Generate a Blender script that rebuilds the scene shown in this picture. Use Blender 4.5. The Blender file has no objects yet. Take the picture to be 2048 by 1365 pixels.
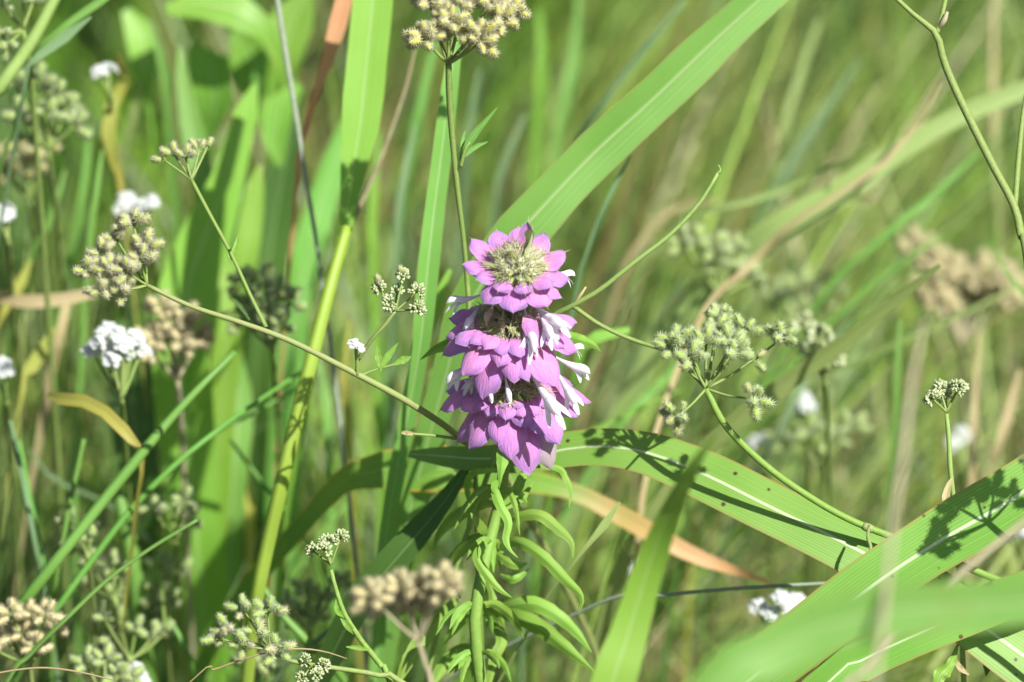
import bpy, math, random
import numpy as np
from mathutils import Vector, Matrix, Quaternion

# ------------------------------------------------------------------ camera, sky, sun, exposure
sc = bpy.context.scene
COL = sc.collection
D = 1.5                       # metres from lens to the flower
S = 0.35 / 2048               # metres per photo pixel at the flower
PITCH = math.radians(30)
FOC = Vector((0, 0, 0.55))
FW = Vector((0, math.cos(PITCH), -math.sin(PITCH)))
RT = Vector((1, 0, 0))
UP = Vector((0, math.sin(PITCH), math.cos(PITCH)))
CAM = FOC - FW * D
cd = bpy.data.cameras.new('camera')
cam = bpy.data.objects.new('camera', cd); COL.objects.link(cam)
cam.location = CAM
cam.rotation_euler = (math.pi / 2 - PITCH, 0, 0)
cd.sensor_width = 36; cd.lens = 36 * D / 0.35
cd.clip_start = 0.05; cd.clip_end = 200
cd.dof.use_dof = True; cd.dof.focus_distance = D - 0.010; cd.dof.aperture_fstop = 7.2
sc.camera = cam

SUN = Vector((0.42, -0.45, 0.79)).normalized()
world = bpy.data.worlds.new('World'); sc.world = world; world.use_nodes = True
wn = world.node_tree; bg = wn.nodes['Background']
sky = wn.nodes.new('ShaderNodeTexSky'); sky.sky_type = 'NISHITA'; sky.sun_disc = False
sky.sun_elevation = math.asin(SUN.z); sky.sun_rotation = math.atan2(SUN.x, SUN.y)
sky.air_density = 1.0; sky.dust_density = 1.5
wn.links.new(sky.outputs[0], bg.inputs[0]); bg.inputs[1].default_value = 0.055
sl = bpy.data.lights.new('sun', 'SUN'); sl.energy = 5.0; sl.angle = math.radians(0.53); sl.color = (1, 0.97, 0.91)
so = bpy.data.objects.new('sun', sl); COL.objects.link(so); so.location = (3, -3, 5)
so.rotation_euler = SUN.to_track_quat('Z', 'Y').to_euler()
sc.view_settings.view_transform = 'Standard'; sc.view_settings.look = 'None'
sc.view_settings.gamma = 1; sc.view_settings.exposure = 0.68
sc.cycles.use_denoising = True
sc.cycles.max_bounces = 7; sc.cycles.transparent_max_bounces = 8

RND = random.Random(7)
def U_(a, b): return RND.uniform(a, b)

def P(px, py, d=0.0):
    q = D + d
    return CAM + FW * q + RT * ((px - 1024) * S * q / D) - UP * ((py - 682.5) * S * q / D)
def PW(w, d=0.0): return w * S * (D + d) / D

# ------------------------------------------------------------------ mesh building
class MB:
    def __init__(s): s.v = []; s.f = []; s.uv = []; s.m = []
    def add(s, verts, faces, uvs=None, mi=0):
        b = len(s.v); s.v += [tuple(v) for v in verts]
        s.uv += list(uvs) if uvs else [(0.5, 0.5)] * len(verts)
        s.f += [tuple(b + i for i in f) for f in faces]; s.m += [mi] * len(faces)
    def mesh(s, name, mats, smooth=True, off=None):
        me = bpy.data.meshes.new(name)
        vv = s.v if off is None else [(x - off[0], y - off[1], z - off[2]) for x, y, z in s.v]
        me.from_pydata(vv, [], s.f)
        ul = me.uv_layers.new(name='UVMap')
        li = np.empty(len(me.loops), np.int32); me.loops.foreach_get('vertex_index', li)
        ul.data.foreach_set('uv', np.array(s.uv, np.float32)[li].ravel())
        for m in (mats if isinstance(mats, (list, tuple)) else [mats]): me.materials.append(m)
        me.polygons.foreach_set('material_index', np.array(s.m, np.int32))
        me.polygons.foreach_set('use_smooth', np.full(len(s.f), smooth))
        me.update(); return me

def tag(o, label, cat, group=None):
    o['label'] = label; o['category'] = cat
    if group: o['group'] = group
    return o
def thing(name, label, cat, loc, group=None):
    o = bpy.data.objects.new(name, None); o.empty_display_size = 0.02; COL.objects.link(o); o.location = loc
    return tag(o, label, cat, group)
def single(name, mb, mats, label, cat, origin, group=None):
    o = bpy.data.objects.new(name, mb.mesh(name, mats, off=origin)); COL.objects.link(o); o.location = origin
    return tag(o, label, cat, group)
def part(name, mb, mats, parent, label=None, kind=None):
    me = mb if isinstance(mb, bpy.types.Mesh) else mb.mesh(name, mats)
    o = bpy.data.objects.new(name, me); COL.objects.link(o); o.parent = parent
    if parent.type == 'EMPTY': o.location = -parent.location
    if label: o['label'] = label
    if kind: o['kind'] = kind
    return o
def placed(name, me, M, parent):
    o = bpy.data.objects.new(name, me); COL.objects.link(o); o.parent = parent
    o.matrix_basis = (Matrix.Translation(-parent.location) if parent.type == 'EMPTY' else Matrix()) @ M
    return o

def catmull(pts, n):
    """pts: list of tuples of floats; n samples, even in chord length of the first three numbers"""
    a = np.array(pts, float)
    if len(a) == 2:
        return a[0] + np.linspace(0, 1, n)[:, None] * (a[1] - a[0])
    e = np.vstack([2 * a[0] - a[1], a, 2 * a[-1] - a[-2]])
    seg = np.linalg.norm(np.diff(a[:, :3], axis=0), axis=1); cs = np.r_[0, np.cumsum(seg)]
    out = []
    for x in np.linspace(0, cs[-1], n):
        i = min(np.searchsorted(cs, x, 'right') - 1, len(seg) - 1); i = max(i, 0)
        t = (x - cs[i]) / max(seg[i], 1e-9)
        p0, p1, p2, p3 = e[i], e[i + 1], e[i + 2], e[i + 3]
        out.append(0.5 * (2 * p1 + (p2 - p0) * t + (2 * p0 - 5 * p1 + 4 * p2 - p3) * t * t + (3 * p1 - p0 - 3 * p2 + p3) * t ** 3))
    return np.array(out)

def to_ground(p, t, spread=0.35):
    """world points carrying a stalk on from p (heading t) down to the soil"""
    p = Vector(p); t = Vector(t).normalized(); h = p.z
    g = Vector((p.x + t.x * h * spread, p.y + t.y * h * spread, -0.01))
    c1 = p + t * h * 0.35; c1.z = max(c1.z, h * 0.45) if t.z > -0.5 else c1.z
    c2 = Vector((g.x, g.y, h * 0.4))
    out = []
    for k in (1, 2, 3, 4):
        u = k / 4
        out.append(p * (1 - u) ** 3 + c1 * 3 * u * (1 - u) ** 2 + c2 * 3 * u * u * (1 - u) + g * u ** 3)
    return out

def wpts(pts, root=None, rootw=None, spread=0.35):
    """(px,py,d,w) -> world rows (x,y,z,halfwidth); root: 'end' or 'start' runs on to the soil"""
    r = [(*P(q[0], q[1], q[2]), PW(q[3], q[2]) / 2) for q in pts]
    if root == 'start': r = r[::-1]
    if root:
        t = Vector(r[-1][:3]) - Vector(r[-2][:3])
        w = r[-1][3] if rootw is None else PW(rootw) / 2
        for k, g in enumerate(to_ground(r[-1][:3], t, spread)):
            r.append((*g, w if (rootw is not None and rootw < 10) else r[-1][3] + (w - r[-1][3]) * (k + 1) / 4))
    return r

def ribbon(mb, rows, n=28, nc=8, fold=0.0, curl=0.0, roll=0.0, wave=0.0, wk=3.0, mi=0, view=None):
    c = catmull(rows, n); pos = c[:, :3]; tt = np.linspace(0, 1, n)
    hw = np.maximum(c[:, 3] * (1 + .035 * np.sin(tt * U_(30, 50) + U_(0, 6)) + .03 * np.sin(tt * U_(70, 110) + U_(0, 6))), 1e-5)
    T = np.gradient(pos, axis=0); T /= np.linalg.norm(T, axis=1)[:, None]
    V = (np.array(CAM) - pos) if view is None else np.tile(np.array(view, float), (n, 1))
    V /= np.linalg.norm(V, axis=1)[:, None]
    Sd = np.cross(T, V); Sd /= np.maximum(np.linalg.norm(Sd, axis=1)[:, None], 1e-6)
    for i in range(1, n):
        if np.dot(Sd[i], Sd[i - 1]) < 0: Sd[i] *= -1
    N = np.cross(Sd, T)
    N *= np.sign((N * V).sum(1))[:, None]
    rl = np.interp(np.linspace(0, 1, n), np.linspace(0, 1, len(roll)), roll) if isinstance(roll, (list, tuple)) else np.full(n, roll)
    rl = np.radians(rl)[:, None]
    S2 = Sd * np.cos(rl) + N * np.sin(rl); N2 = N * np.cos(rl) - Sd * np.sin(rl)
    vs, uv, fs = [], [], []
    ph = U_(0, 6)
    for i in range(n):
        for j in range(nc + 1):
            u = -1 + 2 * j / nc
            off = fold * abs(u) + curl * u * u + wave * math.sin(wk * 6.283 * i / n + ph + (1.3 if u > 0 else 0)) * u * u
            vs.append(pos[i] + S2[i] * hw[i] * u + N2[i] * hw[i] * off)
            uv.append((u * .5 + .5, i / (n - 1)))
    w = nc + 1
    for i in range(n - 1):
        for j in range(nc):
            fs.append((i * w + j, i * w + j + 1, (i + 1) * w + j + 1, (i + 1) * w + j))
    mb.add(vs, fs, uv, mi)

def tube(mb, rows, n=16, sides=7, mi=0, cap=True):
    c = catmull(rows, n); pos = c[:, :3]; r = np.maximum(c[:, 3], 1e-5)
    T = np.gradient(pos, axis=0); T /= np.linalg.norm(T, axis=1)[:, None]
    a = np.array((1.0, 0, 0)) if abs(T[0][0]) < .8 else np.array((0, 1.0, 0))
    vs, fs, uv = [], [], []
    for i in range(n):
        a = a - T[i] * np.dot(a, T[i]); a /= np.linalg.norm(a); b = np.cross(T[i], a)
        for j in range(sides):
            g = 6.28318 * j / sides
            vs.append(pos[i] + r[i] * (a * math.cos(g) + b * math.sin(g))); uv.append((j / sides, i / (n - 1)))
    for i in range(n - 1):
        for j in range(sides):
            k = (j + 1) % sides
            fs.append((i * sides + j, i * sides + k, (i + 1) * sides + k, (i + 1) * sides + j))
    if cap:
        fs.append(tuple(range(sides))[::-1]); fs.append(tuple((n - 1) * sides + j for j in range(sides)))
    mb.add(vs, fs, uv, mi)

def spike(mb, p, q, r, mi=0):
    """three-sided bristle"""
    p = Vector(p); q = Vector(q); t = (q - p).normalized()
    a = t.orthogonal().normalized(); b = t.cross(a)
    vs = [p + (a * math.cos(k * 2.0944) + b * math.sin(k * 2.0944)) * r for k in range(3)] + [q]
    mb.add(vs, [(0, 1, 3), (1, 2, 3), (2, 0, 3)], None, mi)

# ------------------------------------------------------------------ materials
def nmat(name):
    m = bpy.data.materials.new(name); m.use_nodes = True
    nt = m.node_tree; nt.nodes.clear(); return m, nt
class NT:
    def __init__(s, nt): s.nt = nt
    def n(s, t, **kw):
        x = s.nt.nodes.new(t)
        for k, v in kw.items(): setattr(x, k, v)
        return x
    def l(s, a, b): s.nt.links.new(a, b)
    def math(s, op, a, b=None, clamp=False):
        x = s.n('ShaderNodeMath', operation=op, use_clamp=clamp)
        for i, v in enumerate((a, b)):
            if v is None: continue
            if isinstance(v, (int, float)): x.inputs[i].default_value = v
            else: s.l(v, x.inputs[i])
        return x.outputs[0]
    def mix(s, f, a, b):
        x = s.n('ShaderNodeMix', data_type='RGBA')
        for i, v in ((0, f), (6, a), (7, b)):
            if isinstance(v, (int, float)): x.inputs[i].default_value = v
            elif isinstance(v, tuple): x.inputs[i].default_value = (*v[:3], 1)
            else: s.l(v, x.inputs[i])
        return x.outputs[2]
    def ss(s, v, a, b, to0=0.0, to1=1.0):
        x = s.n('ShaderNodeMapRange', interpolation_type='SMOOTHSTEP')
        s.l(v, x.inputs[0])
        for i, q in ((1, a), (2, b), (3, to0), (4, to1)): x.inputs[i].default_value = q
        return x.outputs[0]
    def noise(s, vec, scale, detail=3, rough=.5):
        x = s.n('ShaderNodeTexNoise'); x.inputs['Scale'].default_value = scale
        x.inputs['Detail'].default_value = detail; x.inputs['Roughness'].default_value = rough
        if vec is not None: s.l(vec, x.inputs['Vector'])
        return x.outputs[0]

def finish(N, col, tcol=None, transl=0.3, rough=0.45, spec=0.4, bump=None, bstr=0.2, bdist=0.0003, sheen=0.0):
    b = N.n('ShaderNodeBsdfPrincipled')
    if isinstance(col, tuple): b.inputs['Base Color'].default_value = (*col, 1)
    else: N.l(col, b.inputs['Base Color'])
    b.inputs['Roughness'].default_value = rough; b.inputs['Specular IOR Level'].default_value = spec
    if sheen: b.inputs['Sheen Weight'].default_value = sheen
    nrm = None
    if bump is not None:
        bp = N.n('ShaderNodeBump'); bp.inputs['Strength'].default_value = bstr; bp.inputs['Distance'].default_value = bdist
        N.l(bump, bp.inputs['Height']); N.l(bp.outputs[0], b.inputs['Normal'])
    out = N.n('ShaderNodeOutputMaterial')
    if transl > 0:
        t = N.n('ShaderNodeBsdfTranslucent')
        tc = tcol if tcol is not None else col
        if isinstance(tc, tuple): t.inputs[0].default_value = (*tc, 1)
        else: N.l(tc, t.inputs[0])
        mx = N.n('ShaderNodeMixShader'); mx.inputs[0].default_value = transl
        N.l(b.outputs[0], mx.inputs[1]); N.l(t.outputs[0], mx.inputs[2]); N.l(mx.outputs[0], out.inputs[0])
    else: N.l(b.outputs[0], out.inputs[0])

def blade_mat(name, c1, c2, rib=(.45, .6, .28), ribw=.07, ribamt=.8, edge=(.35, .3, .1), edgeamt=.5, veins=34, spots=False, transl=.38, tip=None, tipat=(.0, .25), rough=.46, vary=.25, vstr=.5):
    m, nt = nmat(name); N = NT(nt)
    uv = N.n('ShaderNodeUVMap').outputs[0]; sp = N.n('ShaderNodeSeparateXYZ'); N.l(uv, sp.inputs[0])
    u, v = sp.outputs[0], sp.outputs[1]
    obc = N.n('ShaderNodeTexCoord').outputs['Object']
    au = N.math('MULTIPLY', N.math('ABSOLUTE', N.math('SUBTRACT', u, .5)), 2.0)
    n1 = N.noise(obc, 22, 4)
    col = N.mix(N.ss(n1, .35, .68), c1, c2)
    # parallel veins, stretched fine noise
    cmb = N.n('ShaderNodeCombineXYZ'); N.l(N.math('MULTIPLY', u, veins), cmb.inputs[0]); N.l(N.math('MULTIPLY', v, 1.6), cmb.inputs[1])
    vn = N.noise(cmb.outputs[0], 1.0, 2, .6)
    vs = N.math('SINE', N.math('MULTIPLY', u, veins * 3.1))
    vv = N.math('ADD', N.math('MULTIPLY', vs, .25), N.math('MULTIPLY', vn, 1.4))
    light = tuple(min(1, x * 1.45 + .02) for x in c2)
    col = N.mix(N.ss(vv, .45, 1.15, 0, vstr), col, light)
    if ribamt: col = N.mix(N.ss(au, ribw * .35, ribw, ribamt, 0), col, rib)
    if edgeamt: col = N.mix(N.math('MULTIPLY', N.ss(au, .9, .99), edgeamt), col, edge)
    if tip is not None:
        nz = N.math('ADD', v, N.math('MULTIPLY', N.math('SUBTRACT', n1, .5), .25))
        col = N.mix(N.ss(nz, tipat[0], tipat[1], 1, 0), col, tip)
    wear = N.ss(N.noise(obc, 45, 5, .7), .60, .74, 0, .45)
    col = N.mix(wear, col, tuple(a * .5 + b for a, b in zip(c2, (.16, .12, .02))))
    if spots:
        vo = N.n('ShaderNodeTexVoronoi'); vo.inputs['Scale'].default_value = 190; N.l(obc, vo.inputs['Vector'])
        rare = N.n('ShaderNodeSeparateColor'); N.l(vo.outputs['Color'], rare.inputs[0])
        f = N.math('MULTIPLY', N.ss(vo.outputs['Distance'], .10, .2, 1, 0), N.math('GREATER_THAN', rare.outputs[0], .80))
        col = N.mix(f, col, (.08, .035, .02))
        blot = N.ss(N.noise(obc, 60, 2), .70, .76, 0, .5)
        col = N.mix(blot, col, (.30, .32, .04))
    oi = N.n('ShaderNodeObjectInfo')
    hs = N.n('ShaderNodeHueSaturation'); N.l(col, hs.inputs['Color'])
    N.l(N.math('ADD', N.math('MULTIPLY', oi.outputs['Random'], vary), 1 - vary / 2), hs.inputs['Value'])
    N.l(N.math('ADD', N.math('MULTIPLY', oi.outputs['Random'], .02), .49), hs.inputs['Hue'])
    col = hs.outputs[0]
    finish(N, col, col, transl, rough, .45, vv, .35, .0002)
    return m

GREEN = blade_mat('grass_green', (.15, .36, .055), (.20, .43, .085))
SHARP = blade_mat('grass_leaf_striped', (.165, .355, .05), (.215, .415, .075), rib=(.60, .72, .45), ribw=.075, ribamt=.95, edge=(.35, .25, .07), edgeamt=.8, veins=40, spots=True, transl=.30, rough=.52, vstr=.32)
LIME = blade_mat('grass_lime', (.20, .41, .04), (.25, .47, .065), ribamt=.5, edgeamt=.1)
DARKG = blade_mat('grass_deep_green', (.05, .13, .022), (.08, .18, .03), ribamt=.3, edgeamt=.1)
BLUEG = blade_mat('grass_blue_green', (.16, .28, .12), (.22, .34, .16), ribamt=.2, edgeamt=.1)
STRAW = blade_mat('grass_straw', (.40, .33, .16), (.48, .40, .21), ribamt=.1, edgeamt=.0, transl=.25)
YELL = blade_mat('grass_yellowing', (.48, .42, .08), (.36, .42, .08), ribamt=.3, edge=(.55, .30, .05), edgeamt=.6)
SALMON = blade_mat('grass_reddened', (.58, .25, .12), (.62, .34, .17), ribamt=.1, edgeamt=.2)
AUTUMN = blade_mat('grass_dying', (.12, .27, .04), (.22, .36, .05), ribamt=.2, edge=(.65, .34, .05), edgeamt=.95, tip=(.64, .34, .17), tipat=(.05, .19))
OLIVE = blade_mat('grass_olive', (.27, .38, .10), (.32, .42, .14), ribamt=.2, edgeamt=.3)

def simple_mat(name, c1, c2, scale=300, transl=0.0, rough=.6, bump=True, spec=.3, tcol=None, bstr=.4):
    m, nt = nmat(name); N = NT(nt)
    obc = N.n('ShaderNodeTexCoord').outputs['Object']
    n1 = N.noise(obc, scale, 4)
    oi = N.n('ShaderNodeObjectInfo')
    col = N.mix(N.ss(N.math('ADD', n1, N.math('MULTIPLY', N.math('SUBTRACT', oi.outputs['Random'], .5), .4)), .3, .7), c1, c2)
    finish(N, col, tcol if tcol else col, transl, rough, spec, n1 if bump else None, bstr, .0003)
    return m
STEM = simple_mat('parsley_stem', (.20, .30, .07), (.27, .34, .11), 900, .1)
STEMB = simple_mat('parsley_stem_brownish', (.25, .33, .10), (.28, .28, .12), 700, .05)
STEMG = simple_mat('parsley_stem_fresh', (.20, .34, .06), (.27, .40, .11), 700, .1)
STEMD = simple_mat('dry_stalk', (.33, .30, .18), (.38, .35, .22), 500, .05)
STEMGREY = simple_mat('grey_green_stalk', (.22, .28, .2), (.30, .34, .25), 500, .05)
BSTEM = simple_mat('beebalm_stem', (.20, .35, .06), (.27, .41, .09), 500, .15)
def fruit_mats(nm, core1, core2, br):
    return [simple_mat('fruit_core_' + nm, core1, core2, 900, .15), simple_mat('fruit_bristle_' + nm, br, tuple(x * .92 for x in br), 900, .55, .7, False)]
FM_G = fruit_mats('green', (.28, .42, .07), (.38, .50, .12), (.72, .80, .52))
FM_P = fruit_mats('pinkish', (.34, .45, .08), (.42, .50, .13), (.80, .76, .60))
FM_Y = fruit_mats('yellowish', (.46, .48, .08), (.54, .55, .13), (.82, .78, .57))
FM_B = fruit_mats('tan', (.56, .51, .24), (.62, .57, .30), (.84, .78, .54))
BUD = simple_mat('bud_pale_green', (.48, .56, .28), (.62, .68, .42), 900, .3)
WHITE = simple_mat('floret_white', (.86, .88, .85), (.80, .84, .82), 300, .5, .6, False)
LEAFM = blade_mat('beebalm_leaf', (.19, .37, .045), (.25, .43, .065), rib=(.38, .52, .2), ribw=.07, ribamt=.5, edge=(.3, .22, .08), edgeamt=.35, veins=2.2, transl=.38, rough=.62)
BROAD = blade_mat('broad_leaf', (.16, .34, .04), (.24, .44, .06), ribw=.05, ribamt=.6, edgeamt=.1, veins=10, transl=.4)

# pink-violet bract
def bract_mat(name, a, b, base, green=0.0):
    m, nt = nmat(name); N = NT(nt)
    uv = N.n('ShaderNodeUVMap').outputs[0]; sp = N.n('ShaderNodeSeparateXYZ'); N.l(uv, sp.inputs[0])
    u, v = sp.outputs[0], sp.outputs[1]
    obc = N.n('ShaderNodeTexCoord').outputs['Object']
    au = N.math('MULTIPLY', N.math('ABSOLUTE', N.math('SUBTRACT', u, .5)), 2.0)
    n1 = N.noise(obc, 260, 4)
    e = N.math('ADD', N.math('ADD', N.math('MULTIPLY', au, .35), N.math('MULTIPLY', v, .7)), N.math('MULTIPLY', N.math('SUBTRACT', n1, .5), .5))
    col = N.mix(N.ss(e, .25, .95), a, b)
    col = N.mix(N.ss(v, .0, .22, .75, 0), col, base)
    if green: col = N.mix(N.math('MULTIPLY', N.ss(v, .25, .8), green), col, (.42, .50, .22))
    # branching veins: stretched noise fanning from the base
    cmb = N.n('ShaderNodeCombineXYZ'); N.l(N.math('MULTIPLY', u, 16), cmb.inputs[0]); N.l(N.math('MULTIPLY', v, 3.5), cmb.inputs[1])
    vn = N.noise(cmb.outputs[0], 1.0, 3, .6)
    col = N.mix(N.ss(vn, .5, .66, 0, .5), col, tuple(x * .72 for x in b))
    col = N.mix(N.ss(vn, .30, .42, .45, 0), col, tuple(min(1, x * 1.15 + .1) for x in a))
    col = N.mix(N.ss(N.noise(obc, 1500, 2), .5, .75, 0, .22), col, tuple(min(1, x * 1.4 + .05) for x in a))
    col = N.mix(N.ss(au, .93, 1, 0, .35), col, (.42, .30, .25))
    oi = N.n('ShaderNodeObjectInfo'); hs = N.n('ShaderNodeHueSaturation'); N.l(col, hs.inputs['Color'])
    N.l(N.math('ADD', N.math('MULTIPLY', oi.outputs['Random'], .2), .9), hs.inputs['Value'])
    N.l(N.math('ADD', N.math('MULTIPLY', oi.outputs['Random'], .06), .47), hs.inputs['Hue'])
    finish(N, hs.outputs[0], hs.outputs[0], .28, .6, .25, vn, .9, .0005, .3)
    return m
BRACT = bract_mat('bract_pink', (.74, .27, .60), (.50, .25, .66), (.60, .50, .38))
BRACTP = bract_mat('bract_pale', (.60, .32, .55), (.55, .35, .58), (.45, .42, .30), .45)
BRACTG = bract_mat('bract_green', (.50, .60, .16), (.46, .48, .16), (.55, .62, .18))
CALYX = simple_mat('calyx_green', (.50, .58, .17), (.60, .66, .28), 600, .5)
BRIST = simple_mat('calyx_bristle', (.70, .72, .40), (.76, .70, .52), 300, .5, .6, False)
HAIR = simple_mat('white_hair', (.75, .75, .68), (.7, .7, .6), 300, .4, .6, False)
COROL = simple_mat('corolla_white', (.88, .87, .90), (.82, .80, .86), 350, .35, .5, True, .3, None, .25)
WITHER = simple_mat('corolla_withered', (.66, .55, .38), (.78, .68, .50), 700, .3, .6)
GLAND = simple_mat('calyx_gland_white', (.8, .78, .65), (.72, .72, .5), 300, .2)

# ------------------------------------------------------------------ ground and meadow grass
def soil_mat():
    m, nt = nmat('soil'); N = NT(nt)
    obc = N.n('ShaderNodeTexCoord').outputs['Object']
    n1 = N.noise(obc, 14, 6, .65); n2 = N.noise(obc, 3, 3)
    col = N.mix(N.ss(n1, .35, .65), (.04, .032, .02), (.17, .13, .08))
    col = N.mix(N.ss(n2, .45, .65, 0, .6), col, (.06, .09, .025))
    finish(N, col, None, 0, .9, .2, n1, .8, .01); return m
gm = MB(); k = 24; ex = 60
gv = [(-ex + 2 * ex * i / k, -ex + 2 * ex * j / k, 0) for j in range(k + 1) for i in range(k + 1)]
gm.add(gv, [(j * (k + 1) + i, j * (k + 1) + i + 1, (j + 1) * (k + 1) + i + 1, (j + 1) * (k + 1) + i) for j in range(k) for i in range(k)])
go = bpy.data.objects.new('ground', gm.mesh('ground', soil_mat())); COL.objects.link(go); go['kind'] = 'structure'

def meadow_mat():
    m, nt = nmat('meadow_blades'); N = NT(nt)
    at = N.n('ShaderNodeAttribute', attribute_name='col')
    finish(N, at.outputs['Color'], at.outputs['Color'], .36, .45, .4); return m
def meadow(name, label, n_clump, per, region, hfun, leanfun, pal, wr, seed, seg=7, kind_cat='grass'):
    R = np.random.default_rng(seed)
    V, F, C = [], [], []
    nb = 0; W = seg + 1
    pc = np.array([c for c, w in pal]); pw = np.array([w for c, w in pal], float); pw /= pw.sum()
    for c in range(n_clump):
        x0 = R.uniform(region[0], region[1]); y0 = R.uniform(region[2], region[3])
        H = hfun(x0, y0, R)
        if H <= 0.02: continue
        lx, ly = leanfun(x0, y0, R)
        ci = R.choice(len(pc), p=pw); cv = R.uniform(.45, 1.35)
        for b in range(R.integers(per[0], per[1])):
            h = H * R.uniform(.55, 1.1); x = x0 + R.normal(0, .02); y = y0 + R.normal(0, .02)
            a, bb = lx + R.normal(0, .12), ly + R.normal(0, .12)
            cur = R.uniform(.1, .9); w = R.uniform(*wr) / 2
            t = np.linspace(0, 1, W)
            px = x + h * (a * t * .6 + a * cur * t * t); py = y + h * (bb * t * .6 + bb * cur * t * t)
            pz = h * (t - .42 * (a * a + bb * bb) * cur * t * t) - .01
            th = R.uniform(0, 3.14159); dx, dy = math.cos(th), math.sin(th) * .6
            ww = w * (1 - t ** 2.2) * np.minimum(1, .55 + t * 2) + .0002
            A = np.stack([px - dx * ww, py - dy * ww, pz], 1); B = np.stack([px + dx * ww, py + dy * ww, pz], 1)
            V.append(np.stack([A, B], 1).reshape(-1, 3))
            k = pc[ci if R.random() < .85 else R.choice(len(pc), p=pw)] * R.uniform(.85, 1.15) * cv
            C.append(np.tile(np.r_[np.clip(k, 0, 1), 1], (2 * W, 1)))
            i = np.arange(seg) * 2 + nb * 2 * W
            F.append(np.stack([i, i + 1, i + 3, i + 2], 1)); nb += 1
    V = np.concatenate(V); F = np.concatenate(F); C = np.concatenate(C)
    me = bpy.data.meshes.new(name)
    me.vertices.add(len(V)); me.vertices.foreach_set('co', V.astype(np.float32).ravel())
    me.loops.add(F.size); me.loops.foreach_set('vertex_index', F.astype(np.int32).ravel())
    me.polygons.add(len(F)); me.polygons.foreach_set('loop_start', np.arange(0, F.size, 4, dtype=np.int32))
    at = me.attributes.new('col', 'FLOAT_COLOR', 'POINT'); at.data.foreach_set('color', C.astype(np.float32).ravel())
    me.polygons.foreach_set('use_smooth', np.ones(len(F), bool))
    me.update(); me.validate(); me.materials.append(MEADOW)
    o = bpy.data.objects.new(name, me); COL.objects.link(o); o['kind'] = 'stuff'
    return tag(o, label, kind_cat)
MEADOW = meadow_mat()
G = lambda *c: c
PAL_R = [((.23, .43, .06), 4), ((.36, .55, .10), 4), ((.30, .44, .17), 3), ((.48, .58, .16), 3), ((.54, .47, .24), 1.6), ((.42, .28, .12), .8), ((.06, .14, .022), 4), ((.52, .54, .10), .8)]  # darkest green puts the shade behind brighter wisps into the colour
PAL_L = [((.13, .31, .035), 4), ((.24, .46, .05), 3.5), ((.04, .09, .018), 8), ((.22, .33, .13), 1.6), ((.38, .50, .10), 1.8), ((.46, .38, .16), 1)]  # heavy share of near-black green paints the shadowed gaps among the blades
PAL_T = [((.34, .29, .16), 1.5), ((.18, .30, .07), 3), ((.09, .18, .03), 5), ((.22, .16, .08), 1)]  # kept dark so the shade in low gaps sits in the colours
def hR(x, y, R):
    h = R.uniform(.14, .33)
    if y < .2: h = min(h, R.uniform(.14, .25) + max(0, y - .1))
    return h
def hL(x, y, R):
    h = R.uniform(.12, .34)
    if math.sin(x * 31 + y * 9) * math.sin(y * 23 - x * 11) < -.3: h *= .5
    if y < .2: h = min(h, R.uniform(.12, .22) + max(0, y - .1))
    return h
meadow('meadow_grass', 'fine mixed green and straw grass leaning over behind the right half of the flower', 1300, (12, 22), (-.06, .70, .10, 1.7), hR,
       lambda x, y, R: (R.normal(.45, .42), R.normal(-.05, .35)), PAL_R, (.0014, .0046), 11, 6)
meadow('lush_grass', 'dense deeper green grass with painted shade gaps standing left of the pink flower', 950, (12, 22), (-.70, .02, .10, 1.7), hL,
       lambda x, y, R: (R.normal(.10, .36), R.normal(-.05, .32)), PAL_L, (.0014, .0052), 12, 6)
PAL_H = [((.38, .56, .12), 4), ((.54, .64, .22), 4), ((.42, .54, .28), 3), ((.64, .57, .34), 2.6), ((.50, .34, .17), 1.2), ((.10, .22, .04), 2.4)]
meadow('tall_wispy_grass', 'tall thin wispy grass stems crossing behind the flower', 200, (5, 9), (-.04, .55, .19, .75), lambda x, y, R: R.uniform(.28, .46),
       lambda x, y, R: (R.normal(.6, .42), R.normal(0, .25)), PAL_H, (.0016, .0054), 17, 9)
meadow('upright_wispy_grass', 'thin upright grass stems between the broad left blades', 100, (4, 8), (-.40, -.04, .19, .70), lambda x, y, R: R.uniform(.22, .42),
       lambda x, y, R: (R.normal(.10, .36), R.normal(0, .2)), PAL_H, (.0012, .0040), 18, 9)
meadow('hair_grass', 'hair thin grass stems crossing at all angles just behind the flower', 95, (3, 6), (-.36, .42, .10, .34), lambda x, y, R: R.uniform(.34, .52),
       lambda x, y, R: (R.normal(.45, .55), R.normal(.1, .2)), PAL_H, (.0009, .0022), 19, 10)
meadow('low_turf', 'low grass and dry thatch covering the soil around the plants', 1500, (9, 16), (-1.2, 1.2, -1.0, 2.8),
       lambda x, y, R: R.uniform(.06, .16) if y < 1.6 else R.uniform(.15, .4), lambda x, y, R: (R.normal(.2, .6), R.normal(0, .6)), PAL_T, (.002, .005), 13, 4)

# ------------------------------------------------------------------ beebalm
stem_rows = wpts([(1030, 560, -.026, 16), (1018, 660, -.012, 20), (1022, 790, .002, 22), (1012, 900, .012, 22), (998, 1010, .022, 24), (975, 1100, .018, 24), (955, 1195, .014, 25), (950, 1260, .014, 25), (962, 1365, .018, 26), (968, 1440, .024, 26)], 'end', 26, .05)
bee = thing('beebalm_plant', 'pink and white tiered beebalm flower on a leafy green stem', 'flower', (stem_rows[-1][0], stem_rows[-1][1], 0))
mb = MB(); tube(mb, [(a, b, c, r * .92) for a, b, c, r in stem_rows], 50, 4)
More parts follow.
